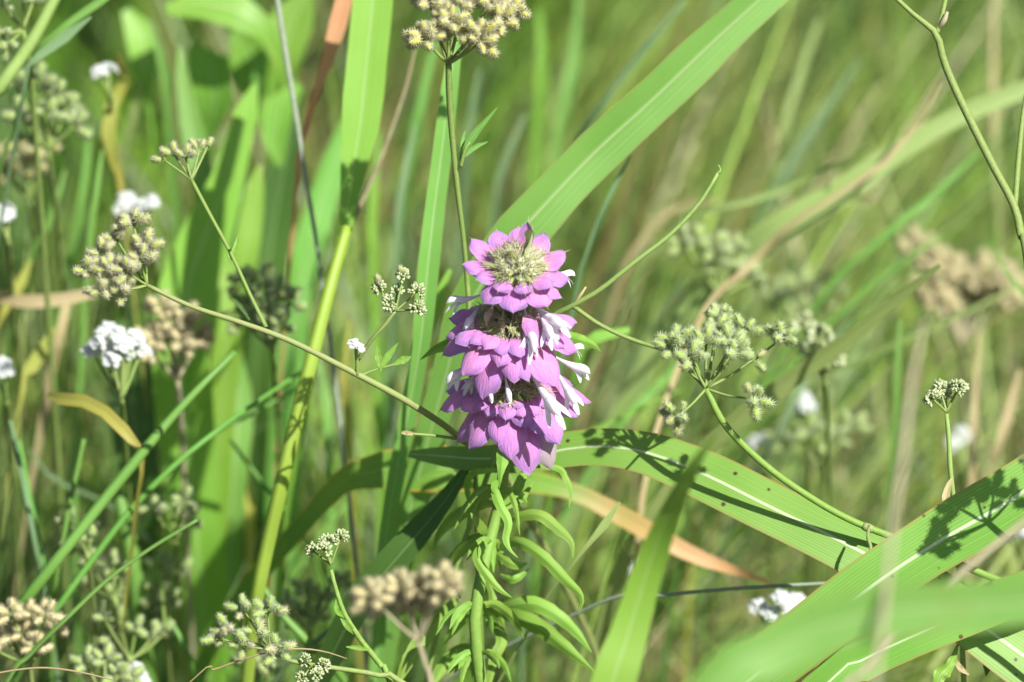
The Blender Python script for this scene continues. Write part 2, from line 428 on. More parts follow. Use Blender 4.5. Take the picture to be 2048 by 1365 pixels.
# square stem with soft edges
mb2 = MB(); tube(mb2, stem_rows, 60, 8); part('stem', mb2, BSTEM, bee)

AX = Vector((0.035, -0.10, 1)).normalized()
FR = (Vector((0, -1, 0)) - AX * AX.dot(Vector((0, -1, 0)))).normalized()
RI = (Vector((1, 0, 0)) - AX * AX.x - FR * FR.x).normalized()
O = P(1024, 775, 0)
WH = [O, O + AX * (154 * S) - RI * (12 * S), O + AX * (286 * S) + RI * (1 * S)]
def fl(k, az, rho, z):
    a = math.radians(az); return WH[k] + (FR * math.cos(a) + RI * math.sin(a)) * (rho * S) + AX * (z * S)
PT = np.array([0, .12, .3, .5, .7, .85, .94, .985, 1.0]); PWD = np.array([.48, .74, .97, 1.0, .93, .70, .38, .10, .012])
def bract(k, az, r0, z0, L, W, e0, e1, cup=.25, yaw=0, twist=0, pw=None):
    """broad pointed bract of whorl k: leaves the axis at azimuth az, starts at elevation e0 and ends at e1"""
    mb = MB(); n, nc = 22, 10
    ang = np.radians(np.linspace(e0, e1, n)); ds = L / (n - 1)
    rho = r0 + np.r_[0, np.cumsum(np.cos(ang[:-1]) * ds)]; z = z0 + np.r_[0, np.cumsum(np.sin(ang[:-1]) * ds)]
    a = math.radians(az); d = FR * math.cos(a) + RI * math.sin(a); s = -FR * math.sin(a) + RI * math.cos(a)
    ph, ph2 = U_(0, 6), U_(0, 6); vs, uv, fs = [], [], []
    for i in range(n):
        t = i / (n - 1); w = np.interp(t, PT, PWD) * W / 2
        nrm = AX * math.cos(ang[i]) - d * math.sin(ang[i])
        tw = math.radians(twist * t); s2 = s * math.cos(tw) + nrm * math.sin(tw); n2 = nrm * math.cos(tw) - s * math.sin(tw)
        c = WH[k] + d * (rho[i] * S) + AX * (z[i] * S) + s * (math.sin(math.radians(yaw)) * L * t * S)
        for j in range(nc + 1):
            u = -1 + 2 * j / nc
            off = -cup * u * u * w + .055 * W * math.sin(2.3 * t * 3.1 + ph + 2.2 * u) * abs(u) + .03 * W * math.sin(9 * t + ph2) * u - .05 * W * math.exp(-(u / .12) ** 2) * (1 - t)
            vs.append(c + s2 * (u * w * S) + n2 * (off * S)); uv.append((u * .5 + .5, t))
    q = nc + 1
    for i in range(n - 1):
        for j in range(nc): fs.append((i * q + j, i * q + j + 1, (i + 1) * q + j + 1, (i + 1) * q + j))
    mb.add(vs, fs, uv, 0)
    # awn at the tip and a few marginal hairs
    tip = Vector(vs[(n - 1) * q + nc // 2]); prev = Vector(vs[(n - 3) * q + nc // 2]); dr = (tip - prev).normalized()
    spike(mb, tip - dr * .0004, tip + dr * (U_(7, 15) * S) + AX * (2 * S), .00018, 1)
    for m in range(10):
        i = RND.randrange(2, n - 3); j = RND.choice((0, nc)); p = Vector(vs[i * q + j]); cc = Vector(vs[i * q + nc // 2])
        spike(mb, p, p + ((p - cc).normalized() + dr * .6).normalized() * (U_(4, 9) * S), .00006, 1)
    return mb

def calyx_cluster(k, n, r_in, zc, L, el, young=False):
    mb = MB(); hb = MB()
    for i in range(n):
        az = i * 137.508 + U_(-12, 12); f = (i + .5) / n
        e = math.radians(el[0] + (el[1] - el[0]) * f + U_(-7, 7))
        base = fl(k, az, r_in * U_(.3, 1) * (1 - .6 * f), zc + U_(-8, 8))
        a = math.radians(az); dr = ((FR * math.cos(a) + RI * math.sin(a)) * math.cos(e) + AX * math.sin(e)).normalized()
        l = L * U_(.8, 1.12) * S; side = dr.orthogonal().normalized()
        p = [base + dr * (l * t) + AX * (-.12 * l * t * t) for t in (0, .35, .7, 1)]
        rr = [2.0 * S, 3.6 * S, 4.2 * S, 3.4 * S]
        tube(mb, [(*q, r) for q, r in zip(p, rr)], 6, 6, 0)
        b2 = dr.cross(side)
        for h in range(5):
            g = h * 1.2566 + U_(-.3, .3); o = side * math.cos(g) + b2 * math.sin(g)
            q = p[3] + o * (3.0 * S); tipv = q + (dr * U_(.7, 1.2) + o * U_(.25, .9) + AX * U_(-.2, .3)).normalized() * (U_(12, 26) * S)
            spike(mb, q - dr * .0003, tipv, .00020, 1)
            for hh in ((1, 2, 3) if not young else (2, 3)): spike(hb, p[hh] + o * (3 * S), p[hh] + (o + dr * U_(-.3, 1.0) + AX * U_(-.3, .3)).normalized() * (U_(10, 26) * S), .00007, 0)
        if RND.random() < (.55 if young else .18):
            c = p[3]
            for h in range(3): spike(mb, c + side * (U_(-3, 3) * S), c + dr * (U_(5, 9) * S) + b2 * (U_(-3, 3) * S), .00040, 2)
    return mb, hb

# corolla: narrow tube, hooded upper lip, three-lobed lower lip
def corolla(p0, p1, roll, L, size=1.0, droop=.35, lips=1.0, open_=1.0):
    x = (p1 - p0).normalized(); up = AX - x * AX.dot(x)
    if up.length < .05: up = -FW - x * (-FW).dot(x)
    up.normalize(); up = Quaternion(x, math.radians(roll)) @ up; side = up.cross(x)
    Lm = (p1 - p0).length; mb = MB(); ns, nr = 12, 12
    def cl(t): return p0 + x * (Lm * t) - up * (droop * Lm * (t * t - t) * -1.0)
    vs, uv, fs = [], [], []
    for i in range(ns + 1):
        t = i / ns * .62; r = (1.6 + 6.0 * (t / .62) ** 1.5) * S * size
        for j in range(nr):
            g = 6.28318 * j / nr
            vs.append(cl(t) + side * (r * math.cos(g)) + up * (r * 1.15 * math.sin(g))); uv.append((j / nr, t))
    for i in range(ns):
        for j in range(nr): fs.append((i * nr + j, i * nr + (j + 1) % nr, (i + 1) * nr + (j + 1) % nr, (i + 1) * nr + j))
    mb.add(vs, fs, uv)
    # upper lip: half shell
    vs, uv, fs = [], [], []; m = 9; h = 8
    for i in range(m + 1):
        t = i / m; r = 7.6 * S * size * (1 - .55 * t ** 2.5) * (1 - .9 * max(0, t - .85) / .15)
        for j in range(h + 1):
            g = math.pi * (-.06 + 1.12 * j / h)
            c = cl(.60) + x * (Lm * .40 * t * lips) + up * (Lm * .10 * math.sin(t * 2.2) * open_ - Lm * .10 * t * t)
            vs.append(c + side * (r * math.cos(g)) + up * (r * 1.15 * math.sin(g))); uv.append((j / h, t))
    for i in range(m):
        for j in range(h): fs.append((i * (h + 1) + j, i * (h + 1) + j + 1, (i + 1) * (h + 1) + j + 1, (i + 1) * (h + 1) + j))
    mb.add(vs, fs, uv)
    # lower lip: shelf that splits into three lobes
    for lobe, (ang, ll, ww) in enumerate(((0, 1.0, 4.6), (34, .74, 3.8), (-34, .74, 3.8))):
        vs, uv, fs = [], [], []; m = 8; c0 = cl(.58) - up * (4.0 * S * size)
        a = math.radians(ang * open_); dd = x * math.cos(a) + side * math.sin(a); sd = side * math.cos(a) - x * math.sin(a)
        for i in range(m + 1):
            t = i / m
            c = c0 + dd * (Lm * .46 * ll * t * lips) - up * (Lm * .26 * t * t * open_)
            w = ww * S * size * (1.5 * (1 - t) ** 1.0 * (t < .4) + (1.05 if t >= .4 else .25)) * (1 if t < .8 else max(.25, 1 - (t - .8) * 3.4))
            for j in range(5):
                u = -1 + j / 2; vs.append(c + sd * (w * u) + up * (w * .35 * u * u)); uv.append((j / 4, t))
        for i in range(m):
            for j in range(4): fs.append((i * 5 + j, i * 5 + j + 1, (i + 1) * 5 + j + 1, (i + 1) * 5 + j))
        mb.add(vs, fs, uv)
    # style and stamens under the hood
    for sx in (-1, 1): spike(mb, cl(.55) + side * (sx * 1.2 * S), cl(.6) + x * (Lm * .40 * lips) + side * (sx * 2 * S) + up * (1.5 * S), .00018)
    return mb

whorl = []
CAL = [(0, 130, 34, 6, 50, (-8, 62), False), (1, 120, 30, 6, 46, (-8, 60), False), (2, 125, 26, 2, 42, (2, 88), True)]
for k, n, r, z, L, el, yg in CAL:
    cb, hb = calyx_cluster(k, n, r, z, L, el, yg)
    w = part('flower_whorl', cb, [CALYX, BRIST, GLAND], bee, ['bristly green calyx ring of the lowest tier', 'bristly green calyx ring of the middle tier', 'rounded green calyx crown of the top tier'][k])
    part('bristles', hb, [HAIR], w, kind='stuff'); whorl.append(w)

# az, r0, z0, L, W, e0, e1, cup, material
BR = {
 2: [(-47, 40, -10, 62, 60, 2, -62, .3, 0), (-3, 40, -12, 60, 64, 0, -60, .32, 0), (36, 40, -10, 62, 60, 2, -55, .3, 0), (62, 42, -10, 64, 58, 6, -55, .3, 0),
     (-68, 40, 2, 52, 42, 25, -35, .3, 0), (-26, 42, 2, 40, 42, 22, -45, .35, 0), (12, 42, 2, 40, 44, 22, -48, .35, 0), (50, 42, 4, 52, 44, 26, -30, .3, 0),
     (-92, 42, 0, 68, 54, 26, -14, .3, 0), (-128, 42, 0, 76, 60, 38, 8, .25, 0), (-158, 42, 0, 66, 56, 45, 16, .2, 0), (178, 42, 0, 66, 54, 46, 18, .2, 0), (150, 42, 0, 68, 58, 42, 12, .2, 0),
     (112, 42, 2, 62, 58, 38, 10, .2, 0), (86, 42, -4, 62, 54, 15, -25, .3, 0), (-112, 44, -12, 66, 46, 5, -25, .3, 0)],
 1: [(-112, 50, 4, 70, 50, 10, -60, .3, 0), (-95, 50, 2, 78, 54, 4, -75, .3, 0), (-76, 52, -6, 92, 60, -5, -85, .3, 0), (-60, 52, 6, 58, 46, 10, -55, .3, 0), (-40, 50, 4, 46, 40, 12, -50, .3, 0),
     (-44, 50, -10, 84, 62, -8, -80, .3, 0), (-14, 52, 0, 62, 50, 5, -70, .32, 0), (-30, 48, -24, 110, 66, -28, -88, .25, 0), (6, 50, -8, 84, 52, -10, -82, .32, 0), (24, 50, -8, 84, 54, -6, -78, .32, 0),
     (46, 48, -14, 104, 72, -12, -80, .25, 0), (40, 52, 6, 46, 36, 15, -40, .3, 0), (66, 52, 6, 66, 44, 10, -70, .35, 0), (76, 52, -2, 90, 68, 4, -75, .25, 0), (98, 50, 8, 76, 56, 22, -50, .3, 0),
     (125, 50, 0, 70, 56, 10, -60, .3, 0), (155, 50, 0, 70, 56, 10, -60, .3, 0), (-170, 50, 0, 70, 56, 10, -60, .3, 0), (-140, 50, 0, 70, 56, 10, -60, .3, 0), (16, 54, 8, 36, 30, 20, -40, .35, 0)],
 0: [(-84, 50, 2, 104, 66, 4, -86, .3, 0), (-58, 54, 6, 60, 46, 8, -70, .35, 0), (-36, 54, 4, 50, 42, 8, -60, .35, 0), (-68, 46, -26, 106, 48, -35, -92, .3, 3), (-17, 52, -10, 84, 50, -10, -85, .35, 0),
     (-40, 48, -18, 106, 64, -16, -86, .25, 0), (2, 50, -16, 106, 62, -14, -88, .28, 0), (18, 54, 4, 62, 52, 4, -66, .32, 0), (33, 52, -2, 80, 58, 0, -78, .3, 0),
     (17, 46, -32, 126, 74, -30, -90, .22, 0), (50, 50, -8, 100, 60, -4, -86, .3, 0), (46, 44, -38, 122, 56, -34, -92, .2, 1), (74, 52, 4, 92, 54, 10, -78, .3, 0), (92, 54, 4, 104, 50, 14, -72, .3, 0),
     (8, 56, 12, 30, 28, 20, -40, .35, 0), (-8, 56, 12, 30, 28, 15, -40, .35, 0), (-105, 50, 2, 84, 56, 8, -70, .3, 0), (120, 50, 0, 84, 60, 8, -70, .3, 0), (150, 50, 0, 84, 60, 8, -70, .3, 0), (180, 50, 0, 84, 60, 8, -70, .3, 0), (-145, 50, 0, 84, 60, 8, -70, .3, 0)],
}
for k in (0, 1, 2):
    for (az, r0, z0, L, W, e0, e1, cup, mi) in BR[k]:
        if k < 2 and abs(az) > 40 and abs(az) < 125: r0 += 10; e1 += 8
        part('bract', bract(k, az, r0, z0, L * (1.0 if k == 2 else 1.04), W * (.95 if k == 2 else 1.02), e0 + U_(-4, 4), e1 + U_(-5, 5), cup + .16, U_(-6, 6), U_(-14, 14)), [[BRACT, BRACTP, BRACTG, BRACT][mi], BRIST], whorl[k], 'pale bract fading to green at the edge' if mi == 1 else None)
for k, zz in ((0, 8), (1, 8)):
    for az in range(-84, 96, 19):
        part('bract', bract(k, az + U_(-6, 6), 54, zz + U_(-3, 4), U_(44, 60), U_(36, 46), U_(8, 20), U_(-66, -46), .4, U_(-6, 6), U_(-14, 14)), [BRACT, BRIST], whorl[k])
# upright young bracts in the crown and the one hanging over the middle tier
part('young_bract', bract(2, 150, 26, 22, 68, 32, 62, 88, -.4, 4), [BRACT, BRIST], whorl[2], 'upright purple bract at the very top')
part('young_bract', bract(2, 95, 14, 26, 70, 44, 66, 96, -.5, 0), [BRACTG, BRIST], whorl[2], 'upright yellow green bract in the crown')
part('young_bract', bract(2, -40, 12, 20, 40, 26, 60, 84, -.5), [BRACTG, BRIST], whorl[2])
part('hanging_bract', bract(1, 33, 62, 62, 66, 34, -40, -92, .5, 6), [BRACT, BRIST], whorl[1], 'narrow folded bract hanging between the top and middle tier')
# white corollas (start px, end px, depth start/end, roll)
CO = [(1, (962, 590), (892, 602), (-.016, -.018), 10, 1.05, 'c'), (1, (1048, 610), (1072, 700), (-.020, -.032), -15, 1.15, 'c'), (1, (1066, 612), (1128, 652), (-.018, -.028), 25, 1.3, 'c'),
      (1, (1078, 622), (1104, 672), (-.018, -.030), 0, 1.1, 'c'), (2, (1095, 545), (1152, 548), (-.012, -.006), 0, .95, 'c'), (1, (1120, 690), (1170, 695), (.0, .006), 0, .9, 'c'),
      (0, (1062, 748), (1118, 828), (-.016, -.030), 20, 1.45, 'c'), (0, (1112, 740), (1152, 806), (-.004, -.014), 15, 1.25, 'c'), (0, (1112, 715), (1182, 745), (.006, .006), 20, 1.2, 'c'),
      (0, (950, 718), (892, 764), (-.010, -.014), -10, 1.2, 'c'), (0, (962, 738), (930, 776), (-.002, -.008), -10, .95, 'c'), (0, (1010, 752), (1022, 804), (-.018, -.024), 0, .75, 'w'), (0, (972, 762), (986, 802), (-.014, -.02), 0, .62, 'w'),
      (1, (958, 612), (930, 655), (-.016, -.022), 0, .95, 'c'), (1, (990, 606), (968, 640), (-.018, -.026), 20, 1.0, 'w'), (1, (1006, 618), (1004, 662), (-.020, -.026), 0, .8, 'w')]
for k, a, b, dd, roll, sz, tp in CO:
    wth = tp == 'w'
    part('withered_corolla' if wth else 'corolla', corolla(P(*a, dd[0]), P(*b, dd[1]), roll, 0, sz, .25, 1.0 if not wth else .8, 1.0 if not wth else .35), WITHER if (wth and k == 1) else COROL, whorl[k])

# leaves of the beebalm: px path, widths
def leaf(parent, pts, mat=None, fold=.35, curl=0.0, roll=0.0, wave=.12, name='leaf', n=24):
    rows = [(*P(a, b, d), PW(w, d) / 2) for a, b, d, w in pts]
    mb = MB(); ribbon(mb, rows, n, 8, fold, curl, roll, wave, 3.5); return part(name, mb, mat or LEAFM, parent)
LV = [
 ([(1012, 886, -.004, 26), (1006, 915, -.006, 30), (1001, 950, -.006, 14), (998, 978, -.004, 2)], -.3, 0),
 ([(1004, 960, .010, 10), (990, 975, .002, 18), (1000, 1010, -.004, 22), (1017, 1045, -.006, 20), (1012, 1078, -.006, 18), (1020, 1100, -.006, 10), (1036, 1116, -.006, 2)], -.5, 20),
 ([(1000, 1100, .022, 10), (1035, 1085, .010, 24), (1080, 1110, .004, 28), (1130, 1160, .002, 28), (1163, 1195, .004, 16), (1158, 1228, .006, 2)], -.45, 0),
 ([(1000, 1050, .020, 8), (1040, 1032, .012, 22), (1080, 1030, .008, 28), (1118, 1058, .008, 28), (1143, 1085, .008, 18), (1146, 1118, .008, 2)], -.5, 20),
 ([(968, 1232, .034, 10), (1020, 1212, .020, 28), (1070, 1208, .014, 36), (1120, 1235, .012, 34), (1155, 1268, .014, 26), (1184, 1306, .016, 2)], -.5, 0),
 ([(965, 1235, .034, 10), (1020, 1232, .014, 34), (1080, 1258, .006, 42), (1130, 1296, .002, 36), (1190, 1345, .002, 4)], -.5, -10),
 ([(985, 1090, .024, 8), (965, 1096, .012, 20), (955, 1118, .008, 22), (975, 1152, .006, 22), (1000, 1180, .006, 16), (1024, 1196, .008, 2)], -.6, 10),
 ([(985, 1082, .024, 6), (965, 1058, .016, 22), (950, 1038, .012, 16), (941, 1026, .012, 2)], -.3, 0),
 ([(968, 1235, .036, 10), (995, 1255, .022, 22), (1004, 1285, .016, 26), (988, 1320, .014, 26), (978, 1370, .014, 14), (974, 1400, .014, 2)], -.4, 15),
 ([(945, 1235, .040, 10), (925, 1240, .050, 22), (905, 1262, .056, 24), (888, 1292, .060, 2)], -.4, 0),
 ([(920, 1190, .06, 12), (880, 1235, .05, 30), (845, 1280, .045, 40), (815, 1325, .04, 36), (790, 1380, .04, 6)], -.35, -10),
 ([(1008, 1010, .020, 6), (1030, 985, .020, 22), (1044, 955, .024, 24), (1056, 925, .028, 3)], -.4, 0),
 ([(1008, 1020, .022, 6), (1040, 1000, .026, 16), (1052, 985, .028, 16), (1066, 966, .030, 2)], -.4, 0),
 ([(1030, 930, .014, 6), (1112, 935, .014, 14), (1132, 955, .012, 16), (1142, 985, .012, 12), (1138, 1016, .012, 2)], -.5, 20),
 ([(985, 1100, .024, 6), (1012, 1122, .016, 20), (1036, 1132, .014, 20), (1056, 1126, .014, 3)], -.4, 10),
 ([(1000, 1010, .026, 8), (960, 1008, .045, 26), (915, 1030, .06, 34), (880, 1062, .07, 28), (866, 1100, .07, 3)], -.4, -20),
 ([(995, 940, .02, 8), (945, 950, .04, 18), (936, 985, .045, 18), (944, 1020, .045, 3)], -.4, 25),
 ([(990, 1060, .03, 8), (940, 1085, .05, 26), (905, 1120, .06, 28), (880, 1170, .06, 3)], -.4, 0),
 ([(965, 1140, .04, 8), (985, 1190, .04, 18), (980, 1225, .036, 16), (972, 1245, .036, 4)], -.4, 0),
 ([(940, 670, .004, 26), (905, 688, .010, 30), (870, 700, .014, 20), (840, 720, .016, 2)], -.3, 15),
 ([(1130, 672, .006, 22), (1160, 680, .012, 24), (1185, 690, .014, 16), (1202, 704, .016, 2)], -.3, -15),
 ([(962, 1300, .05, 8), (920, 1300, .06, 26), (880, 1340, .06, 30), (850, 1400, .06, 4)], -.4, 0),
 ([(1000, 1150, .035, 6), (1025, 1160, .03, 18), (1045, 1150, .03, 14), (1058, 1138, .03, 2)], -.4, 0),
]
for pts, fo, ro in LV:
    back = .022 if pts[0][1] > 1200 and pts[-1][0] > 965 else 0.0
    leaf(bee, [(a, b, d + back, w * .84 * (1.15 - .5 * (i / (len(pts) - 1)) ** 2)) for i, (a, b, d, w) in enumerate(pts)], None, fo * .7, 0, ro + U_(-12, 12), .10)

LR = random.Random(31)
for (nx, ny, nd, cnt) in ((1004, 985, .018, 6), (985, 1085, .018, 7), (957, 1215, .014, 8), (958, 1310, .016, 8)):
    for q in range(cnt):
        a = LR.uniform(-.3, 3.4); l = LR.uniform(45, 105); dz = LR.uniform(-.012, .03); w = LR.uniform(11, 19); ex = math.cos(a); ey = .35 + .5 * LR.random()
        leaf(bee, [(nx, ny, nd, 5), (nx + ex * l * .35, ny - l * .10 * LR.uniform(-.3, 1.2), nd + dz * .4, w), (nx + ex * l * .75, ny + l * ey * .35, nd + dz * .8, w), (nx + ex * l, ny + l * ey, nd + dz, 1.5)], None, -.28, 0, LR.uniform(-25, 25), .14)
# ------------------------------------------------------------------ hedge parsley: shared fruit, bud and floret meshes
def fruit_mesh(seed, mats, nb=84):
    """bristly ribbed fruit: slim core, stout hooked bristles in rows"""
    R = random.Random(seed); mb = MB(); L, W = .0050, .00122
    nr, ns = 9, 10; vs, fs, uv = [], [], []
    for i in range(nr + 1):
        t = i / nr; r = W * max(.06, math.sin(math.pi * (.04 + .93 * t)) ** .75)
        for j in range(ns):
            g = 6.28318 * j / ns; rr = r * (1.0 + (.14 if j % 2 else -.12)); vs.append((rr * math.cos(g), rr * .82 * math.sin(g), .0006 + L * t)); uv.append((j / ns, t))
    for i in range(nr):
        for j in range(ns): k = (j + 1) % ns; fs.append((i * ns + j, i * ns + k, (i + 1) * ns + k, (i + 1) * ns + j))
    fs.append(tuple(range(ns))[::-1]); fs.append(tuple(nr * ns + j for j in range(ns)))
    mb.add(vs, fs, uv, 0)
    for b in range(nb):
        t = .06 + .88 * (b + .5) / nb; g = b * 2.39996 + R.uniform(-.2, .2); r = W * math.sin(math.pi * (.04 + .93 * t)) ** .75
        p = Vector((r * math.cos(g), r * .82 * math.sin(g), .0006 + L * t)); o = Vector((math.cos(g), math.sin(g), (t - .35) * 1.1 + R.uniform(-.2, .4))).normalized()
        spike(mb, p - o * .0002, p + o * R.uniform(.0010, .0020), .00019, 1)
    for s in (-1, 1): spike(mb, (0, 0, L + .0004), (s * .0005, 0, L + .0016), .00016, 1)
    return mb.mesh('fruit', mats)
FRU = {k: [fruit_mesh(i + 10 * j, m) for i in range(3)] for j, (k, m) in enumerate((('g', FM_G), ('p', FM_P), ('y', FM_Y), ('b', FM_B)))}
def bud_mesh(seed, n=9):
    R = random.Random(seed); mb = MB()
    for i in range(n):
        a = i * 2.4; e = R.uniform(.2, 1.4); d = Vector((math.cos(a) * math.cos(e), math.sin(a) * math.cos(e), math.sin(e)))
        p = d * R.uniform(.0010, .0018); tube(mb, [(0, 0, 0, .00012), (*(p * .5), .00014), (*p, .00040), (*(p + d * .0006), .00055), (*(p + d * .0011), .00038), (*(p + d * .0013), .0001)], 8, 6)
        for h in range(5):
            g = h * 1.2566; q = p + d * .0011; o = (d.orthogonal().normalized() * math.cos(g) + d.cross(d.orthogonal().normalized()) * math.sin(g))
            spike(mb, q, q + (o + d * .6) * .0005, .0002)
    return mb.mesh('bud', BUD)
BUDS = [bud_mesh(i) for i in range(3)]
def floret_mesh(seed):
    R = random.Random(seed); mb = MB()
    for h in range(5):
        g = h * 1.2566 + R.uniform(-.1, .1); o = Vector((math.cos(g), math.sin(g), .25)); s = Vector((-math.sin(g), math.cos(g), 0)); L = .0019 * R.uniform(.8, 1.25)
        row = [(0, .15), (.3, .5), (.6, .85), (.85, .95), (1.0, .55)]; vs = []
        for t, w in row:
            c = o * (L * t) + Vector((0, 0, .0006 - .0004 * t * t))
            for u in (-1, 0, 1): vs.append(c + s * (u * w * .0009) + Vector((0, 0, .0002 * abs(u))) - o * ((.35 if (t == 1 and u == 0) else 0) * L))
        fs = []
        for i in range(4):
            for j in range(2): fs.append((i * 3 + j, i * 3 + j + 1, i * 3 + j + 4, i * 3 + j + 3))
        mb.add(vs, fs)
    for h in range(4): spike(mb, (0, 0, 0), (R.uniform(-.0008, .0008), R.uniform(-.0008, .0008), .0016), .00012)
    return mb.mesh('floret', WHITE)
FLOR = [floret_mesh(i) for i in range(3)]

def orient(p, d, sc_=1.0):
    q = Vector(d).to_track_quat('Z', 'Y') @ Quaternion((0, 0, 1), U_(0, 6.28))
    return Matrix.Translation(p) @ q.to_matrix().to_4x4() @ Matrix.Scale(sc_, 4)
def umbel(root, J, lets, kind='g', smat=None, rayw=7, fs=1.0, spread=80, sag=.12, mixk=None):
    Jw = P(*J)
    for (px, py, d, n) in lets:
        C = P(px, py, d); ax = (C - Jw)
        mid = Jw + ax * .5 + Vector((0, 0, -1)) * ax.length * sag * .6 + FW * U_(-.001, .001)
        mb = MB(); r = PW(rayw, d) / 2
        tube(mb, [(*Jw, r), (*mid, r * .85), (*C, r * .75)], 9, 6)
        axn = ((C - Jw).normalized() * .8 + Vector((0, -.25, .55))).normalized()
        a = axn.orthogonal().normalized(); b = axn.cross(a); items = []
        for i in range(n):
            th = math.radians(spread) * math.sqrt((i + .35) / n) + U_(-.12, .12); g = i * 2.39996 + U_(-.3, .3)
            dr = (axn * math.cos(th) + (a * math.cos(g) + b * math.sin(g)) * math.sin(th)).normalized()
            q = C + dr * (U_(6, 11) * S * fs); tube(mb, [(*C, r * .5), (*q, r * .4)], 3, 5); items.append((q, dr))
        # little bractlets under the umbellet
        for i in range(4):
            g = i * 1.57 + U_(-.4, .4); spike(mb, C, C + (a * math.cos(g) + b * math.sin(g) + axn * .4) * (12 * S), .00022)
        ray = part('ray', mb, smat or STEM, root)
        for q, dr in items:
            kk = kind if not mixk or RND.random() > .25 else mixk
            if kk == 'bud': placed('bud', RND.choice(BUDS), orient(q, dr, fs * U_(.8, 1.15)), ray)
            elif kk == 'flor': placed('floret', RND.choice(FLOR), orient(q, (dr * .6 + axn * .4 + SUN * .7), fs * U_(.85, 1.2)), ray)
            else: placed('fruit', RND.choice(FRU[kk]), orient(q, dr, fs * U_(.78, 1.12)), ray)
def stalk(root_name, label, cat, pts, mat, root='end', group=None, n=36, sides=8, spread=.3, name=None):
    rows = wpts(pts, root, None, spread); g = rows[-1]
    r = thing(root_name, label, cat, (g[0], g[1], 0), group)
    mb = MB(); tube(mb, rows, n * 3, sides)
    # short stiff hairs along the stalk
    c = catmull(rows, 160)
    for i in range(2, 158):
        for h in range(2):
            o = Vector((U_(-1, 1), U_(-1, 1), U_(-1, 1))).normalized(); p = Vector(c[i][:3]); spike(mb, p + o * c[i][3] * .9, p + o * (c[i][3] + U_(2, 4) * S), .00006)
    part('stem', mb, mat, r); return r
def branch(root, pts, mat, n=16, name='branch'):
    rows = [(*P(a, b, d), PW(w, d) / 2) for a, b, d, w in pts]; mb = MB(); tube(mb, rows, n, 7); return part(name, mb, mat, root)

HP = 'hedge parsley'
# A: left seed umbel on the long arching stalk, with its side umbels
A = stalk('hedge_parsley_plant', 'long arching hedge parsley stalk with a pinkish bristly seed head left of the flower', HP,
          [(294, 571, .0, 9), (380, 612, .0, 10), (480, 645, .0, 11), (580, 682, .002, 12), (700, 742, .004, 13), (800, 795, .008, 14), (880, 845, .02, 14), (925, 880, .05, 14), (985, 922, .085, 14), (1030, 985, .10, 14)], STEMB, 'end', None, 60)
umbel(A, (294, 571, .0), [(182, 545, .002, 5), (212, 512, .004, 5), (222, 545, -.003, 5), (236, 484, .006, 5), (268, 452, .004, 7), (290, 497, .002, 7), (256, 545, -.006, 6), (206, 585, -.004, 5), (250, 580, -.006, 5), (282, 525, -.003, 6)], 'p', STEM, 6, 1.0, 82, .05)
branch(A, [(532, 655, .002, 10), (500, 590, .004, 8), (463, 510, .008, 8), (420, 430, .012, 8), (383, 360, .016, 8)], STEM, 24)
umbel(A, (383, 360, .016), [(330, 322, .018, 2), (350, 312, .018, 2), (372, 318, .016, 3), (398, 305, .018, 2), (412, 300, .02, 2)], 'p', STEM, 6, .75, 60, .0)
leaf(A, [(464, 512, .008, 8), (472, 490, .008, 9), (477, 470, .008, 1)], STEM and LEAFM, .3, name='leaflet'); leaf(A, [(466, 520, .008, 7), (458, 505, .008, 9), (462, 498, .006, 3)], BROAD, .3, name='leaflet')
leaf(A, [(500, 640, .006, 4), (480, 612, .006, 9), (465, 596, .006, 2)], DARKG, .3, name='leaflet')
branch(A, [(715, 750, .004, 9), (714, 725, .002, 8), (712, 702, .0, 7)], STEM); umbel(A, (712, 704, .0), [(708, 690, -.002, 5), (716, 697, -.002, 4)], 'flor', STEM, 4, .72, 70, 0)
branch(A, [(716, 720, .003, 9), (745, 678, -.002, 8), (770, 650, -.004, 8), (791, 622, -.005, 7)], STEM); 
umbel(A, (791, 622, -.005), [(760, 580, -.004, 5), (805, 556, -.003, 5), (832, 585, -.006, 5), (834, 618, -.008, 6), (780, 608, -.010, 5), (793, 590, -.002, 4)], 'bud', STEM, 5, .85, 78, .04, None)
placed('fruit', FRU['p'][0], orient(P(757, 567, -.004), Vector((-.2, -.3, 1)), .7), A.children[0]); placed('fruit', FRU['p'][1], orient(P(806, 548, -.003), Vector((-.4, -.3, 1)), .7), A.children[0])
branch(A, [(720, 752, .005, 7), (745, 742, .006, 5), (785, 730, .008, 4)], STEM)
leaf(A, [(760, 740, .006, 4), (775, 715, .006, 14), (797, 685, .006, 2)], BROAD, .2, name='leaflet'); leaf(A, [(763, 742, .006, 4), (757, 715, .006, 14), (755, 690, .006, 2)], BROAD, .2, name='leaflet'); leaf(A, [(785, 730, .008, 4), (808, 720, .008, 15), (822, 714, .008, 2)], BROAD, .2, name='leaflet')
branch(A, [(912, 878, .014, 7), (870, 872, .010, 6), (812, 867, .006, 5)], STEM)
leaf(A, [(826, 868, .006, 7), (812, 866, .006, 9), (803, 866, .006, 4)], STRAW, .3, name='leaflet')

